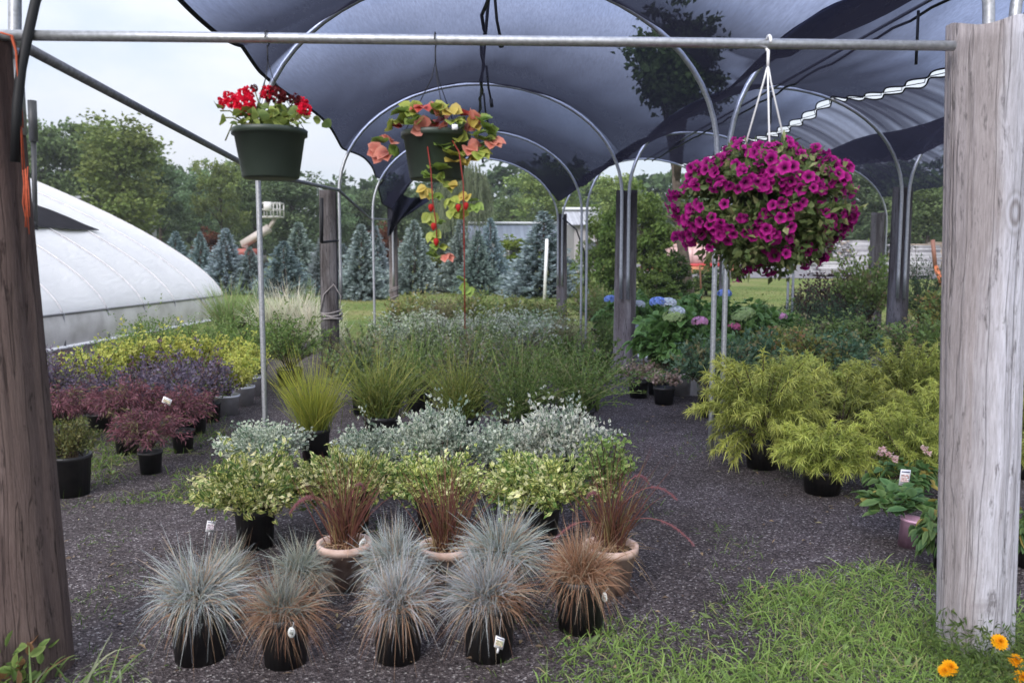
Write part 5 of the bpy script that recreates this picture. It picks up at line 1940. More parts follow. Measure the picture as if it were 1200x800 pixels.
# ================================================================== FAR BUILDINGS AND YARD
def gable_house(name, label, cat, c, w, d, eave, ridge, rz, wallc, roofc, openings=(), ridgec=None, gr=None):
    t = thing(name, label, cat, c, gr, rz)
    mb = MB()
    hw, hd = w / 2, d / 2
    V = [(-hw, -hd, -.6), (hw, -hd, -.6), (hw, hd, -.6), (-hw, hd, -.6), (-hw, -hd, eave), (hw, -hd, eave), (hw, hd, eave), (-hw, hd, eave), (-hw, 0, ridge - .05), (hw, 0, ridge - .05)]
    mb.add(V, [(0, 1, 5, 4), (2, 3, 7, 6)], [], wallc)
    mb.add(V, [(0, 4, 7, 3), (1, 2, 6, 5)], [(4, 8, 7), (5, 6, 9)], wallc)
    link('wall', mb.mesh('wall', CARD, False), t)
    mb = MB()
    ov = .4
    sl = (ridge - eave) / hd
    for sg in (-1, 1):
        a0, a1 = (hd + ov) * sg, 0
        z0 = eave - ov * sl
        k = 24
        for i in range(k):
            x0, x1 = -hw - ov + (w + 2 * ov) * i / k, -hw - ov + (w + 2 * ov) * (i + .86) / k
            mb.add([(x0, a0, z0 + .04), (x1, a0, z0 + .04), (x1, a1, ridge + .04), (x0, a1, ridge + .04)], [(0, 1, 2, 3)], col=np.array(roofc) * (.92 + .16 * (i % 2)))
            x2 = -hw - ov + (w + 2 * ov) * (i + 1) / k
            mb.add([(x1, a0, z0 + .08), (x2, a0, z0 + .08), (x2, a1, ridge + .08), (x1, a1, ridge + .08)], [(0, 1, 2, 3)], col=np.array(roofc) * .85)
        mb.add([(-hw - ov, a0, z0), (hw + ov, a0, z0), (hw + ov, a1, ridge), (-hw - ov, a1, ridge)], [(0, 1, 2, 3)], col=roofc)
    rf = link('roof', mb.mesh('roof', CARD, False), t)
    if ridgec:
        mb = MB()
        mb.box((0, 0, ridge + .16), (w + 2 * ov, .5, .14), col=ridgec)
        link('ridge_cap', mb.mesh('ridge_cap', CARD, False), rf)
    for kind, x, z, ww, hh in openings:
        mb = MB()
        mb.box((x, -hd - .03, z), (ww, .08, hh), col=(.5, .5, .5))
        wn = link(kind, mb.mesh(kind, CARD, False), t)
        mb = MB()
        mb.box((x, -hd - .075, z), (ww - .2, .02, hh - .2), col=(.05, .06, .07))
        link('pane' if kind == 'window' else 'door_panel', mb.mesh('pane', CARD, False), wn)
    return t


Y1 = 58.0
c = AY(594, 300, Y1)
c.z = float(terr(0, Y1))
zr, ze = AY(580, 264, Y1).z - c.z, AY(580, 280, Y1 - 4).z - c.z
gable_house('long_shed', 'long low shed with a blue grey roof and white ridge, beyond the spruces', 'shed', c, 6.0, 7, ze, zr, .02, (.30, .31, .33), (.19, .22, .28), [('window', -1.8, .9, 1.2, .9), ('window', .6, .9, 1.2, .9), ('door', 2.2, .6, 1.0, 2.0)], (.80, .82, .84))
Y1 = 50.0
c = AY(700, 300, Y1)
c.z = float(terr(0, Y1))
zr, ze = AY(700, 248, Y1).z - c.z, AY(700, 262, Y1 - 3).z - c.z
gable_house('grey_shed', 'pale roofed grey shed behind the far aisle post', 'shed', c, 3.4, 6, ze, zr, .03, (.33, .31, .32), (.42, .43, .47), [('window', -.6, 1.3, .9, .9)], (.7, .72, .75))
Y1 = 52.0
c = AY(88, 300, Y1)
c.z = float(terr(0, Y1))
zr, ze = AY(88, 231, Y1).z - c.z, AY(88, 245, Y1 - 3).z - c.z
gable_house('barn', 'grey roofed barn peeping over the greenhouse roof', 'barn', c, 5.0, 8, ze, zr, -.55, (.40, .40, .42), (.36, .36, .40), [('door', 0, 1.2, 2.2, 2.6)], None)

# bark mulch heap and the low red barrier
g = AY(806, 300, 50)
g.z = float(terr(g.x, 50))
mb = MB()
n = 40
V = []
for j in range(14):
    for i in range(n):
        a_ = 2 * PI * i / n
        rr = 3.1 * j / 13 * (1 + .12 * math.sin(3 * a_ + 1) + .06 * math.sin(7 * a_))
        zz = 1.75 * max(0, 1 - (j / 13) ** 1.25) * (1 + .05 * math.sin(5 * a_)) + .05 * rng.normal() * (j < 13)
        V.append((rr * math.cos(a_), rr * math.sin(a_), zz - (.15 if j == 13 else 0)))
mb.add(V, [(j * n + i, j * n + (i + 1) % n, (j + 1) * n + (i + 1) % n, (j + 1) * n + i) for j in range(13) for i in range(n)])
tag(link('mulch_heap', mb.mesh('mulch_heap', plain('orange_bark_mulch', (.50, .21, .12), .95, spec=.1, nscale=3, second=(.33, .13, .075), bmp=.6), True), None, g), 'heap of orange bark mulch behind the leaning tree', 'mulch heap')
g = AY(818, 300, 48)
g.z = float(terr(g.x, 48))
t = thing('trailer', 'low pinkish trailer with a red lower edge beside the mulch heap', 'trailer', g)
mb = MB()
mb.box((0, 0, 1.0), (3.6, 1.9, .95), col=(.66, .44, .43))
mb.box((0, 0, 1.52), (3.7, 2.0, .09), col=(.72, .52, .50))
for k in range(7):
    mb.box((-1.65 + .55 * k, -.97, 1.0), (.06, .06, .93), col=(.55, .35, .34))
link('box_body', mb.mesh('box_body', CARD, False), t)
mb = MB()
mb.box((0, 0, .42), (3.75, 2.02, .17), col=(.50, .04, .045))
link('lower_rail', mb.mesh('lower_rail', CARD, False), t)
for x in (-.9, .9):
    for y in (-.8, .8):
        mb = MB()
        mb.tube([(x, y - .11, .30), (x, y + .11, .30)], .30, 18)
        w_ = link('wheel', mb.mesh('wheel', BLACK, False), t)
        mb = MB()
        mb.tube([(x, y - .125, .30), (x, y + .125, .30)], .15, 14, (.5, .5, .5))
        link('rim', mb.mesh('rim', CARD, False), w_)

# lumber stacks
def lumber(px, py, Y, w, h, d, lb, seed, cols, rz=0.0):
    r = np.random.default_rng(seed)
    g = AY(px, py, Y)
    g.z = float(terr(g.x, Y))
    t = thing('lumber_stack', lb, 'lumber stack', g, 'stacks of lumber across the driveway', rz)
    mb = MB()
    z = .12
    while z < h:
        th = r.uniform(.07, .11)
        y = -d / 2
        while y < d / 2:
            wd = r.uniform(.14, .26)
            l = w * r.uniform(.9, 1.03)
            mb.box((r.uniform(-.1, .1), y + wd / 2, z + th / 2), (l, wd * .94, th * .86), r.uniform(-.01, .01), np.array(cols[r.integers(len(cols))]) * r.uniform(.8, 1.1))
            y += wd
        z += th
    link('boards', mb.mesh('boards', CARD, False), t)
    for x in (-w * .35, 0, w * .35):
        mb = MB()
        mb.box((x, 0, .06), (.12, d, .12), col=(.22, .19, .16))
        link('bearer', mb.mesh('bearer', CARD, False), t)
    return t


PALE = [(.46, .45, .48), (.38, .37, .40), (.55, .54, .57), (.30, .29, .31)]
TAN = [(.46, .37, .30), (.38, .30, .24), (.40, .33, .28)]
lumber(978, 300, 43, 2.2, .75, 1.3, 'low grey white lumber stack just past the petunia basket', 1, PALE, .12)
lumber(1006, 300, 47, 2.0, 1.75, 1.6, 'taller pale lumber stack rising behind the dark far post', 2, PALE + TAN[2:], .25)
lumber(1066, 300, 42, 2.3, .70, 1.4, 'low pale lumber stack between the tall dark post and the orange conveyor', 3, PALE, -.1)
lumber(1072, 300, 46, 2.2, 1.55, 1.5, 'pale lumber stack with tan top boards behind the weeping conifer', 4, PALE + TAN[:1], .15)
lumber(1122, 300, 48, 3.0, 1.7, 1.5, 'brown lumber stack half hidden by the silvery pole', 5, TAN, -.2)
# orange conveyor
g = AY(1096, 335, 36)
g.z = float(terr(g.x, 36))
t = thing('conveyor', 'rusty leaning steel conveyor arm with an orange foot before the lumber', 'conveyor', g)
mb = MB()
a_, b_ = AY(1093, 281, 36) - g, AY(1096, 312, 36) - g
mb.tube([a_, b_], .09, 6, (.24, .10, .07))
link('arm', mb.mesh('arm', CARD, False), t)
mb = MB()
mb.tube([b_, AY(1102, 327, 35.8) - g, AY(1103, 336, 35.8) - g], .10, 6, (.50, .14, .05))
link('foot', mb.mesh('foot', CARD, False), t)
for q0, q1 in (((1098, 322), (1116, 296)), ((1103, 328), (1120, 304)), ((1108, 316), (1112, 332)), ((1117, 300), (1119, 338))):
    mb = MB()
    mb.tube([AY(*q0, 36) - g, AY(*q1, 36.4) - g], .045, 6, (.05, .045, .045))
    link('strut', mb.mesh('strut', CARD, False), t)

# boom lift
YB = 50.0
g = AY(285, 320, YB)
g.z = float(terr(g.x, YB))
t = thing('boom_lift', 'boom lift raising its empty white basket above the blue spruces', 'boom lift', g)
CREAMC, GREYC = (.50, .44, .40), (.48, .47, .45)
mb = MB()
mb.box((0, 0, .70), (2.4, 1.6, .45), col=(.16, .15, .15))
mb.box((.2, 0, 1.10), (1.6, 1.3, .40), col=(.35, .09, .07))
link('chassis', mb.mesh('chassis', CARD, False), t)
for x in (-.85, .85):
    for y in (-.8, .8):
        mb = MB()
        mb.tube([(x, y - .15, .42), (x, y + .15, .42)], .42, 18)
        link('wheel', mb.mesh('wheel', BLACK, False), t)
pA, pB, pC, pD = Vector((.3, 0, 1.4)), AY(284, 287, YB) - g, AY(316, 267, YB) - g, AY(322, 256, YB) - g
for nm, a_, b_, r_ in (('lower_boom', pA, pB, .16), ('upper_boom', pB, pC, .26), ('jib', pC, pD, .13)):
    mb = MB()
    mb.tube([a_, b_], r_, 4, CREAMC)
    link(nm, mb.mesh(nm, CARD, False), t)
bx0, bx1, bz0, bz1 = AY(307.5, 254, YB) - g, AY(330.5, 254, YB) - g, 0, 0
zb0, zb1, zb2 = (AY(318, 254.5, YB) - g).z, (AY(318, 246, YB) - g).z, (AY(318, 238.5, YB) - g).z
mb = MB()
mb.box(((bx0.x + bx1.x) / 2, 0, zb0), (bx1.x - bx0.x, .8, .1), col=GREYC)
for z in (zb1, zb2):
    for y in (-.4, .4):
        mb.tube([(bx0.x, y, z), (bx1.x, y, z)], .045, 6, GREYC)
    for x in (bx0.x, bx1.x):
        mb.tube([(x, -.4, z), (x, .4, z)], .045, 6, GREYC)
for x in np.linspace(bx0.x, bx1.x, 4):
    for y in (-.4, .4):
        mb.tube([(x, y, zb0), (x, y, zb2)], .04, 6, GREYC)
link('basket', mb.mesh('basket', CARD, False), t)
mb = MB()
mb.box(((bx0.x * .6 + bx1.x * .4), -.46, (zb1 + zb2) / 2), (.42, .2, .5), .2, (.75, .72, .70))
link('control_box', mb.mesh('control_box', CARD, False), t)

# ================================================================== TREES
def spruce_mesh(H=3.2, Rb=1.02, seed=0):
    mb = MB()
    P, D, L, A, B = [], [], [], [], []
    nw = 30
    for w in range(nw):
        f = w / (nw - 1)
        z = .12 + (H - .25) * f
        rad = Rb * (1 - f) ** .86 * rng.uniform(.88, 1.1) + .05
        nb = int(6 + 13 * (1 - f))
        for b in range(nb):
            a = 2 * PI * (b + rng.uniform(-.35, .35)) / nb
            rr = rad * rng.uniform(.62, 1.18)
            k = int(10 + 20 * (1 - f))
            t = np.sort(rng.uniform(.15, 1, k) ** .7)
            lift = rng.uniform(-.02, .16)
            x, y = rr * t * math.cos(a), rr * t * math.sin(a)
            zz = z - .16 * rr * t + lift * rr * t * t + rng.normal(0, .045, k)
            P += list(zip(x, y, zz))
            sd = rng.choice([-1, 1], k) * rng.uniform(.2, .9, k)
            dx, dy = math.cos(a) - sd * math.sin(a), math.sin(a) + sd * math.cos(a)
            D += list(zip(dx, dy, rng.uniform(-.25, .9, k)))
            L += list(rng.uniform(.09, .19, k) * (.7 + .3 * (1 - f)))
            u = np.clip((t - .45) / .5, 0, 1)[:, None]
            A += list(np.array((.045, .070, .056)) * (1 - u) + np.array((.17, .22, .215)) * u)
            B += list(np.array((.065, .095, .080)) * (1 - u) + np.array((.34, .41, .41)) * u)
    for k in range(30):
        P.append((rng.normal(0, .03), rng.normal(0, .03), H - .28 + rng.uniform(0, .18)))
        D.append((rng.normal(0, .4), rng.normal(0, .4), 1))
        L.append(.14)
        A.append((.11, .15, .14))
        B.append((.2, .25, .25))
    A, B = jit(np.array(A), .2), np.array(B)
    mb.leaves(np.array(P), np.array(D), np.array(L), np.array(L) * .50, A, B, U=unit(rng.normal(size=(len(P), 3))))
    tb = MB()
    tb.tube([(0, 0, -.1), (0, 0, H * .5), (0, 0, H - .1)], [.07, .04, .008], 8)
    return mb.mesh('crown', FOLT, False), tb.mesh('trunk', BARK, True), H, Rb


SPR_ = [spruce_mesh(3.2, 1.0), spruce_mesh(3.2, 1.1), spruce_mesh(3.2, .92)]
GSP = 'blue spruces in a row beyond the yard'
for i, (x, tp, w, Y, lb) in enumerate((
        (207, 271, 44, 33, 'blue spruce partly hidden by the far greenhouse arch'),
        (236, 271, 36, 32, 'blue spruce just past the greenhouse arch'),
        (266, 267, 46, 31, 'blue spruce before the dark red bush'),
        (293, 290, 40, 31, 'short blue spruce directly under the boom lift arm'),
        (333, 282, 58, 29.5, 'broad blue spruce between the bare pipe and the tall pointed spruce'),
        (351, 260, 50, 34, 'tall pointed blue spruce behind the broad one'),
        (380, 274, 40, 31, 'blue spruce behind the black riser pipe'),
        (403, 285, 36, 32, 'blue spruce hidden behind the twine wrapped post'),
        (424, 262, 48, 28.5, 'blue spruce just past the twine wrapped post'),
        (441, 265, 38, 32, 'blue spruce between two thin pipes past the twine wrapped post'),
        (486, 257, 50, 31.5, 'blue spruce under the trailing cloth flap, beside the slender post'),
        (540, 256, 40, 32, 'blue spruce straight behind the long red runner'),
        (560, 270, 42, 31, 'short blue spruce in the clump of three past the red runner'),
        (575, 255, 44, 33, 'outer blue spruce of the clump of three, next to the low shed'),
        (637, 247, 72, 30, 'widest conical blue spruce standing alone behind the white stake'))):
    g = AY(x, 320, Y)
    g.z = float(terr(g.x, Y))
    cr_, tk_, H_, R_ = SPR_[i % 3]
    sz = (AY(x, tp, Y).z - g.z) / H_
    sx = w * pxm(Y) / (2 * R_) * 1.4
    t = thing('blue_spruce', lb, 'spruce tree', g, GSP, rng.uniform(0, 6), (sx, sx, sz))
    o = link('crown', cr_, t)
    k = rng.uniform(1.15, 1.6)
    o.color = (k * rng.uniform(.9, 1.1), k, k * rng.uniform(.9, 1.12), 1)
    link('trunk', tk_, t)


def crown_data(n_cl, n_lf, H, W, leaf, z0=.22, lobes=8, seed=0, cl_r=.6):
    """uneven broadleaf crown: lobes of leaf clumps round a few limbs"""
    r = np.random.default_rng(seed)
    lob = []
    for k in range(lobes):
        a = r.uniform(0, 2 * PI)
        f = r.uniform(.0, 1.0)
        rad = W / 2 * (.62 - .30 * abs(f - .35)) * r.uniform(.3, 1)
        lob.append((rad * math.cos(a), rad * math.sin(a), H * (z0 + .16 + (.72 - z0) * f), W * r.uniform(.20, .31)))
    lob.append((0, 0, H * .78, W * .25))
    lob.append((0, 0, H * (z0 + .35), W * .28))
    P, D, A, B = [], [], [], []
    for c in range(n_cl):
        l = lob[r.integers(len(lob))]
        d = r.normal(size=3)
        d /= np.linalg.norm(d)
        d[2] = d[2] * .85 + .1
        rr = l[3] * r.uniform(.55, 1.08)
        cc = np.array(l[:3]) + d * rr
        cc[2] = min(max(cc[2], H * z0 * .7), H)
        q = r.normal(0, cl_r * .5, (n_lf, 3)) * np.array([1, 1, .6])
        P.append(cc + q)
        D.append(r.normal(size=(n_lf, 3)) * np.array([1, 1, .6]) + d * .6)
        tone = r.uniform(.75, 1.22)
        warm = r.uniform(-.12, .16)
        col = np.array((.085 + .04 * warm, .115, .045)) * tone
        A.append(col * r.uniform(.8, 1.2, (n_lf, 1)))
        B.append(col * 1.5 * r.uniform(.8, 1.2, (n_lf, 1)))
    n = n_cl * n_lf
    return np.concatenate(P), np.concatenate(D), leaf * r.uniform(.7, 1.3, n), np.concatenate(A), np.concatenate(B), lob


def crown_mesh(data):
    P, D, L, A, B, lob = data
    mb = MB()
    mb.leaves(P, D, L, L * .7, A, B)
    return mb.mesh('crown', FOLT, False)


def trunk_mesh(H, W, lob, r0=.22, z0=.22):
    tb = MB()
    tb.tube([(0, 0, -.3), (.03, 0, H * .2), (-.05, .04, H * .5), (0, 0, H * .85)], [r0, r0 * .78, r0 * .5, r0 * .1], 9)
    for l in lob:
        z1 = max(H * z0 * .8, min(l[2] - .15 * H, H * .6))
        tb.tube([(0, 0, z1), (l[0] * .45, l[1] * .45, z1 + (l[2] - z1) * .55), l[:3]], [r0 * .42, r0 * .28, r0 * .08], 6)
    return tb.mesh('trunk', BARK, True)


TREES = []
for sd, (ncl, nlf, lf, z0, lobs, clr, wf) in enumerate(((190, 54, .28, .14, 9, .7, 7.0), (170, 52, .28, .10, 8, .75, 6.4), (130, 52, .27, .24, 8, .62, 8.0), (210, 52, .27, .04, 11, .7, 6.0))):
    dat = crown_data(ncl, nlf, 10.0, wf, lf, z0, lobs, sd + 3, clr)
    TREES.append((crown_mesh(dat), trunk_mesh(10.0, wf, dat[5], .22, z0), 10.0, wf))


def willow_mesh():
    mb = MB()
    n = 900
    d = dirs(n, .1, 1.0)
    P = d * np.array([3.2, 3.2, 3.4]) * rng.uniform(.55, 1.0, (n, 1)) + np.array([0, 0, 6.0])
    a, b = pick([(2, (.10, .125, .065), (.20, .235, .14)), (1, (.12, .14, .08), (.26, .29, .18))], n)
    ln = rng.uniform(1.2, 4.2, n)
    mb.blades(P, np.tile((0, 0, -1.0), (n, 1)) + d * .12 + rng.normal(0, .06, (n, 3)), ln, .075, 0, a, b, 4)
    k = rng.integers(0, n, 6500)
    q = P[k] + np.array([0, 0, -1.0]) * (rng.uniform(0, 1, 6500) * ln[k])[:, None] + rng.normal(0, .08, (6500, 3))
    a, b = pick([(2, (.10, .125, .065), (.20, .235, .14)), (1, (.13, .15, .085), (.28, .31, .2))], 6500)
    mb.leaves(q, rng.normal(0, .35, (6500, 3)) + np.array([0, 0, -1.0]), .30, .10, jit(a), jit(b))
    tb = MB()
    tb.tube([(0, 0, -.3), (0, 0, 2.5), (.1, 0, 5.5), (0, 0, 8.5)], [.4, .33, .2, .04], 9)
    for i in range(9):
        dd = d[i * 20]
        tb.tube([(0, 0, 4.5), (dd[0] * 1.2, dd[1] * 1.2, 7), (dd[0] * 2.6, dd[1] * 2.6, 7.2 + dd[2])], [.14, .09, .03], 6)
    return mb.mesh('crown', FOLT, False), tb.mesh('trunk', BARK, True), 10.0, 6.6


WIL = willow_mesh()
GTR = 'broadleaf trees behind the yard'
DK, MD, OL, LT, BLU = (1.15, 1.22, 1.55), (1.45, 1.5, 1.6), (1.7, 1.6, 1.3), (2.1, 2.1, 1.8), (1.7, 1.9, 2.5)  # leaf tints; the cooler ones have distance haze painted into the colour
for i, (var, x, tp, w, Y, tint, lb) in enumerate((
        (1, 52, 137, 84, 62, MD, 'blue green tree rising next to the stove pipe'),
        (0, 96, 141, 104, 64, MD, 'full green tree behind the barn roof'),
        (3, 150, 142, 118, 52, OL, 'broad olive green tree nearest behind the greenhouse'),
        (1, 190, 180, 70, 60, DK, 'dark tree at the edge of the broad olive one'),
        (1, 10, 150, 90, 66, DK, 'dark tree half hidden by the brown leaning pole'),
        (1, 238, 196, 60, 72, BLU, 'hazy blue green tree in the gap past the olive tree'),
        (2, 262, 190, 66, 60, OL, 'light stemmed olive tree behind the geranium pot'),
        (0, 300, 188, 80, 66, MD, 'green tree right behind the boom lift basket'),
        (3, 345, 204, 84, 60, DK, 'dark tree behind the tall pointed spruce'),
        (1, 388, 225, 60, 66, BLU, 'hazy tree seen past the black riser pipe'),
        (0, 430, 224, 76, 70, DK, 'dark tree between the twine wrapped post and slender post'),
        (3, 476, 214, 70, 62, DK, 'dark green tree under the loose cloth flap'),
        (2, 640, 196, 112, 60, LT, 'airy light green oak with sky showing through, behind the wide spruce'),
        (1, 600, 226, 60, 74, MD, 'small hazy tree between the willow and the airy oak'),
        (1, 700, 205, 66, 72, DK, 'dark conical tree behind the grey shed'),
        (0, 728, 205, 74, 48, LT, 'bright green tree behind the strapped post'),
        (3, 905, 190, 90, 66, DK, 'dark tree behind the petunia basket'),
        (0, 968, 196, 90, 64, DK, 'dark tree over the pale lumber stacks'),
        (3, 1030, 188, 96, 62, DK, 'dark tree behind the tall dark post'),
        (0, 1085, 205, 96, 54, MD, 'green tree between the tall dark post and the silvery pole'),
        (3, 1140, 175, 100, 62, DK, 'dark tree hidden behind the silvery pole'),
        (1, 1200, 185, 100, 60, DK, 'dark tree past the outer edge of the silvery pole'),
        (2, 850, 205, 80, 62, MD, 'green tree between the leaning tree and the petunia basket'))):
    g = AY(x, 320, Y)
    g.z = float(terr(g.x, Y))
    cr_, tk_, H_, W_ = TREES[var]
    sz = (AY(x, tp, Y).z - g.z) / H_
    sx = w * pxm(Y) / W_ * 1.08
    t = thing('broadleaf_tree', lb, 'tree', g, GTR, rng.uniform(0, 6), (sx, sx, sz))
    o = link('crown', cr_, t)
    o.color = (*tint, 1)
    link('trunk', tk_, t)
# willow
g = AY(545, 320, 54)
g.z = float(terr(g.x, 54))
sz = (AY(545, 176, 54).z - g.z) / WIL[2]
t = thing('willow_tree', 'grey green weeping willow behind the trailing strawberry runners', 'willow tree', g, None, 0, (sz * .78, sz * .78, sz))
link('crown', WIL[0], t)
link('trunk', WIL[1], t)

# the tall slanting tree by the driveway
Y = 27.0
g = AY(806, 345, Y)
g.z = float(terr(g.x, Y))
dat = crown_data(150, 42, 10.0, 4.6, .26, .52, 9, 77, .5)
lob = dat[5]
t = thing('leaning_tree', 'tall leaning tree with a bare dark trunk beside the driveway', 'tree', g)
sz = (AY(792, 2, Y).z - g.z) / 10.0
crn = crown_mesh(dat)
o = link('crown', crn, t)
o.scale = (sz * .85, sz * .85, sz)
o.location = (-.5, 0, 0)
o.color = (.95, 1.02, .75, 1)
tb = MB()
pa, pb, pc = AY(797, 268, Y) - g, AY(793, 235, Y) - g, AY(790, 120, Y) - g
tb.tube([(.05, 0, -.3), (0, 0, .5), pa, pb, pc, (-.5, 0, sz * 8.5)], [.24, .19, .16, .14, .10, .03], 10)
tb.tube([pa, AY(786, 255, Y) - g, AY(775, 252, Y - .2) - g, AY(760, 254, Y - .3) - g], [.07, .05, .04, .02], 7)
for l in lob:
    tb.tube([pb + Vector((0, 0, .4)), Vector((l[0] * .45 - .5, l[1] * .45, l[2] * sz * .82)), Vector((l[0] * .85 - .5, l[1] * .85, l[2] * sz))], [.08, .05, .012], 6)
link('trunk', tb.mesh('trunk', BARK, True), t)

# nearer evergreens and bushes beyond the aisle
GBU = 'bushes and cedars beyond the aisle'
BUSH = K['olive_bush'][0][0][0][1], K['shrub_mix'][0][0][0][1], K['green'][0][0][0][1]
dat = crown_data(130, 40, 10.0, 6.5, .40, .0, 12, 41, .7)
THICK = (crown_mesh(dat), trunk_mesh(10.0, 6.5, dat[5], .25, .05), 10.0, 6.5)
for x, tp, w, Y, tint, nm, ct, lb in (
        (700, 245, 48, 27, (1.0, 1.1, .75), 'cedar_tree', 'cedar tree', 'tall olive green cedar between the two pipe clusters'),
        (722, 232, 46, 25, (.80, .95, .65), 'cedar_tree', 'cedar tree', 'tall green cedar right behind the strapped post'),
        (752, 218, 66, 24, (.95, 1.05, .70), 'cedar_tree', 'cedar tree', 'broad green cedar past the strapped post'),
        (785, 288, 44, 25, (.50, .62, .45), 'dark_bush', 'bush', 'dark round bush at the foot of the leaning tree'),
        (770, 318, 44, 23, (.95, 1.05, .70), 'dark_bush', 'bush', 'leafy bush in front of the dark round bush'),
        (602, 277, 60, 38, (1.5, 1.5, .7), 'lime_bush', 'bush', 'bright lime green bush before the low shed'),
        (512, 300, 50, 36, (1.1, 1.0, .6), 'lime_bush', 'bush', 'olive bush between spruces behind the hanging runner'),
        (246, 268, 40, 44, (1.1, .30, .42), 'red_bush', 'bush', 'dark red leaved bush behind the spruces near the greenhouse'),
        (452, 262, 40, 42, (1.1, .30, .42), 'red_bush', 'bush', 'dark red leaved bush by the slender far post'),
        (828, 312, 50, 30, (1.0, 1.1, .8), 'lime_bush', 'bush', 'low weedy bush at the rusty stake')):
    g = AY(x, 320, Y)
    g.z = float(terr(g.x, Y))
    cr_, tk_, H_, W_ = THICK
    sz = (AY(x, tp, Y).z - g.z) / H_
    sx = w * pxm(Y) / W_ * 1.05
    t = thing(nm, lb, ct, g, GBU, rng.uniform(0, 6), (sx, sx, sz))
    o = link('crown', cr_, t)
    o.color = (*tint, 1)
    link('trunk', tk_, t)

# distant wood closing the view
mb = MB()
for k in range(95):
    x = -130 + 260 * (k + rng.uniform(-.4, .4)) / 95
    y = rng.uniform(92, 112)
    dat = crown_data(34, 22, rng.uniform(8, 12.5), rng.uniform(6, 9), .95, .0, 7, 200 + k, 1.0)
    P, D, L, A, B, _ = dat
    f = rng.uniform(.8, 1.2)
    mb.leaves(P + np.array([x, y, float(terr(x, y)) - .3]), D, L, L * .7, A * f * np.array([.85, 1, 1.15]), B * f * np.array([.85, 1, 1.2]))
for k in range(1000):
    x = rng.uniform(-125, 125)
    y = rng.uniform(80, 94)
    n = 34
    q = rng.normal(0, 1, (n, 3)) * np.array([1.6, 1.2, 1.1]) + np.array([x, y, float(terr(x, y)) + rng.uniform(.2, 3.8)])
    tn = rng.uniform(.7, 1.2)
    c = np.array((.075, .105, .05)) * tn * rng.uniform(.8, 1.2, (n, 1))
    mb.leaves(q, rng.normal(size=(n, 3)), rng.uniform(.6, 1.2, n), .7, c, c * 1.4)
o = link('far_woods', mb.mesh('far_woods', FOLT, False))
tag(o, 'dark distant woods closing the view behind the yard', 'woods', None, 'stuff')

# ================================================================== LIGHT, AIR, CAMERA
hz_, nt, out_ = newmat('thin_evening_air')
vol = nt.nodes.new('ShaderNodeVolumePrincipled')
vol.inputs['Color'].default_value = (.82, .87, .95, 1)
vol.inputs['Density'].default_value = .0006
nt.links.new(vol.outputs[0], out_.inputs['Volume'])
mb = MB()
mb.box((0, 190, 9.0), (900, 460, 22))
o = link('haze', mb.mesh('haze', hz_, False))
tag(o, 'thin pale haze filling the air over the yard', 'haze', None, 'stuff')

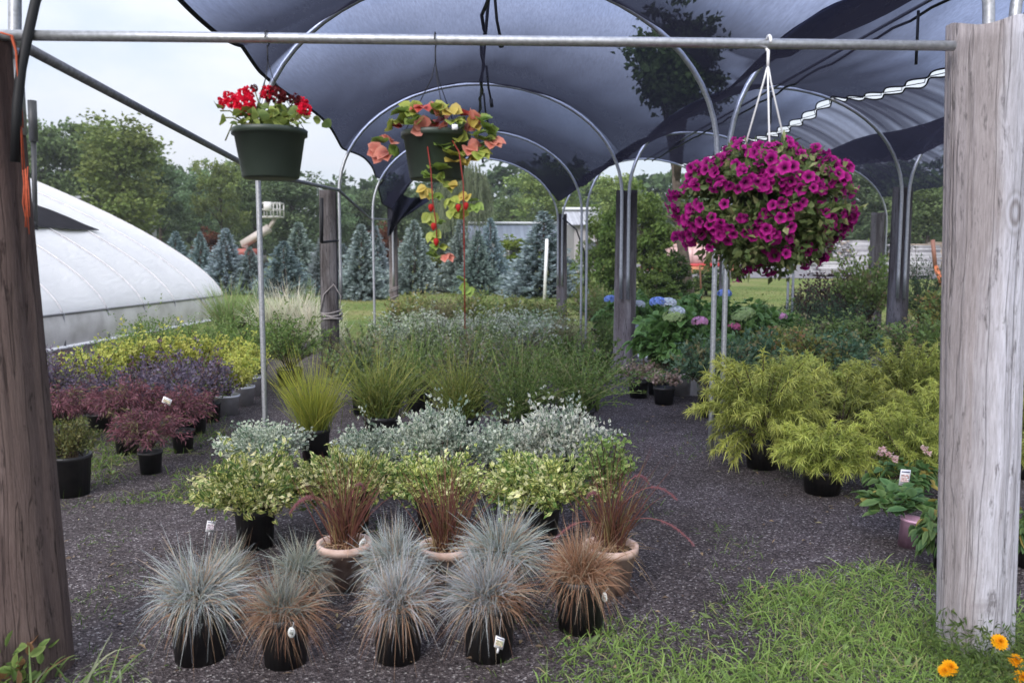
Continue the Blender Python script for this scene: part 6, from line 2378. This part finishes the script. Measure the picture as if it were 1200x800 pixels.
w = bpy.data.worlds.new('World')
scene.world = w
w.use_nodes = True
nt = w.node_tree
nt.nodes.clear()
out = nt.nodes.new('ShaderNodeOutputWorld')
bg = nt.nodes.new('ShaderNodeBackground')
SUN_EL, SUN_ROT = R(33), R(205)
sky = nt.nodes.new('ShaderNodeTexSky')
sky.sky_type = 'NISHITA'
sky.sun_disc = False
sky.sun_elevation = SUN_EL
sky.sun_rotation = SUN_ROT
sky.air_density = 1.0
sky.dust_density = 2.0
tc = nt.nodes.new('ShaderNodeTexCoord')
mp = nt.nodes.new('ShaderNodeMapping')
mp.inputs['Scale'].default_value = (1.0, 1.0, 3.2)
nt.links.new(tc.outputs['Generated'], mp.inputs[0])
nf = noise(nt, mp.outputs[0], 2.3, 6, .55, .4)
cov = ramp(nt, [(.28, (.66,) * 3), (.55, (.97,) * 3)], nf).outputs[0]
shade = ramp(nt, [(.25, (7.2, 7.9, 9.3)), (.62, (9.3, 9.7, 10.6))], nf).outputs[0]
sz_ = nt.nodes.new('ShaderNodeSeparateXYZ')
nt.links.new(tc.outputs['Generated'], sz_.inputs[0])
ov = nt.nodes.new('ShaderNodeMapRange')          # overcast sky: the zenith is three times as bright as the horizon
ov.inputs['From Min'].default_value = 0.0
ov.inputs['From Max'].default_value = 1.0
ov.inputs['To Min'].default_value = .36
ov.inputs['To Max'].default_value = 1.08
nt.links.new(sz_.outputs['Z'], ov.inputs['Value'])
cloudy = mix(nt, shade, ov.outputs[0], 1.0, 'MULTIPLY')
nt.links.new(mix(nt, sky.outputs[0], cloudy, cov), bg.inputs['Color'])
bg.inputs['Strength'].default_value = .10
nt.links.new(bg.outputs[0], out.inputs[0])

sl = bpy.data.lights.new('sun', 'SUN')
sl.energy = 1.5
sl.angle = R(28)
sl.color = (1.0, .965, .96)
so = bpy.data.objects.new('sun', sl)
C.objects.link(so)
# sky azimuth: rotation measured from +Y towards +X
az = SUN_ROT
dv = Vector((math.sin(az) * math.cos(SUN_EL), math.cos(az) * math.cos(SUN_EL), math.sin(SUN_EL)))
so.rotation_euler = dv.to_track_quat('Z', 'Y').to_euler()

cam = bpy.data.cameras.new('camera')
co = bpy.data.objects.new('camera', cam)
C.objects.link(co)
co.location = (0, 0, HC)
co.rotation_euler = (PI / 2 - TH, 0, 0)
cam.sensor_width = 36
cam.lens = 36 * F / 1200
cam.clip_start = .05
cam.clip_end = 1500
cam.dof.use_dof = True
cam.dof.focus_distance = 5.2
cam.dof.aperture_fstop = 2.8
scene.camera = co

vs = scene.view_settings
vs.view_transform = 'Standard'
vs.look = 'None'
vs.gamma = 1.0
vs.use_curve_mapping = False
vs.exposure = 1.1
scene.render.engine = 'CYCLES'
cy = scene.cycles
cy.use_denoising = True
cy.max_bounces = 8
cy.diffuse_bounces = 3
cy.transparent_max_bounces = 12
cy.transmission_bounces = 4
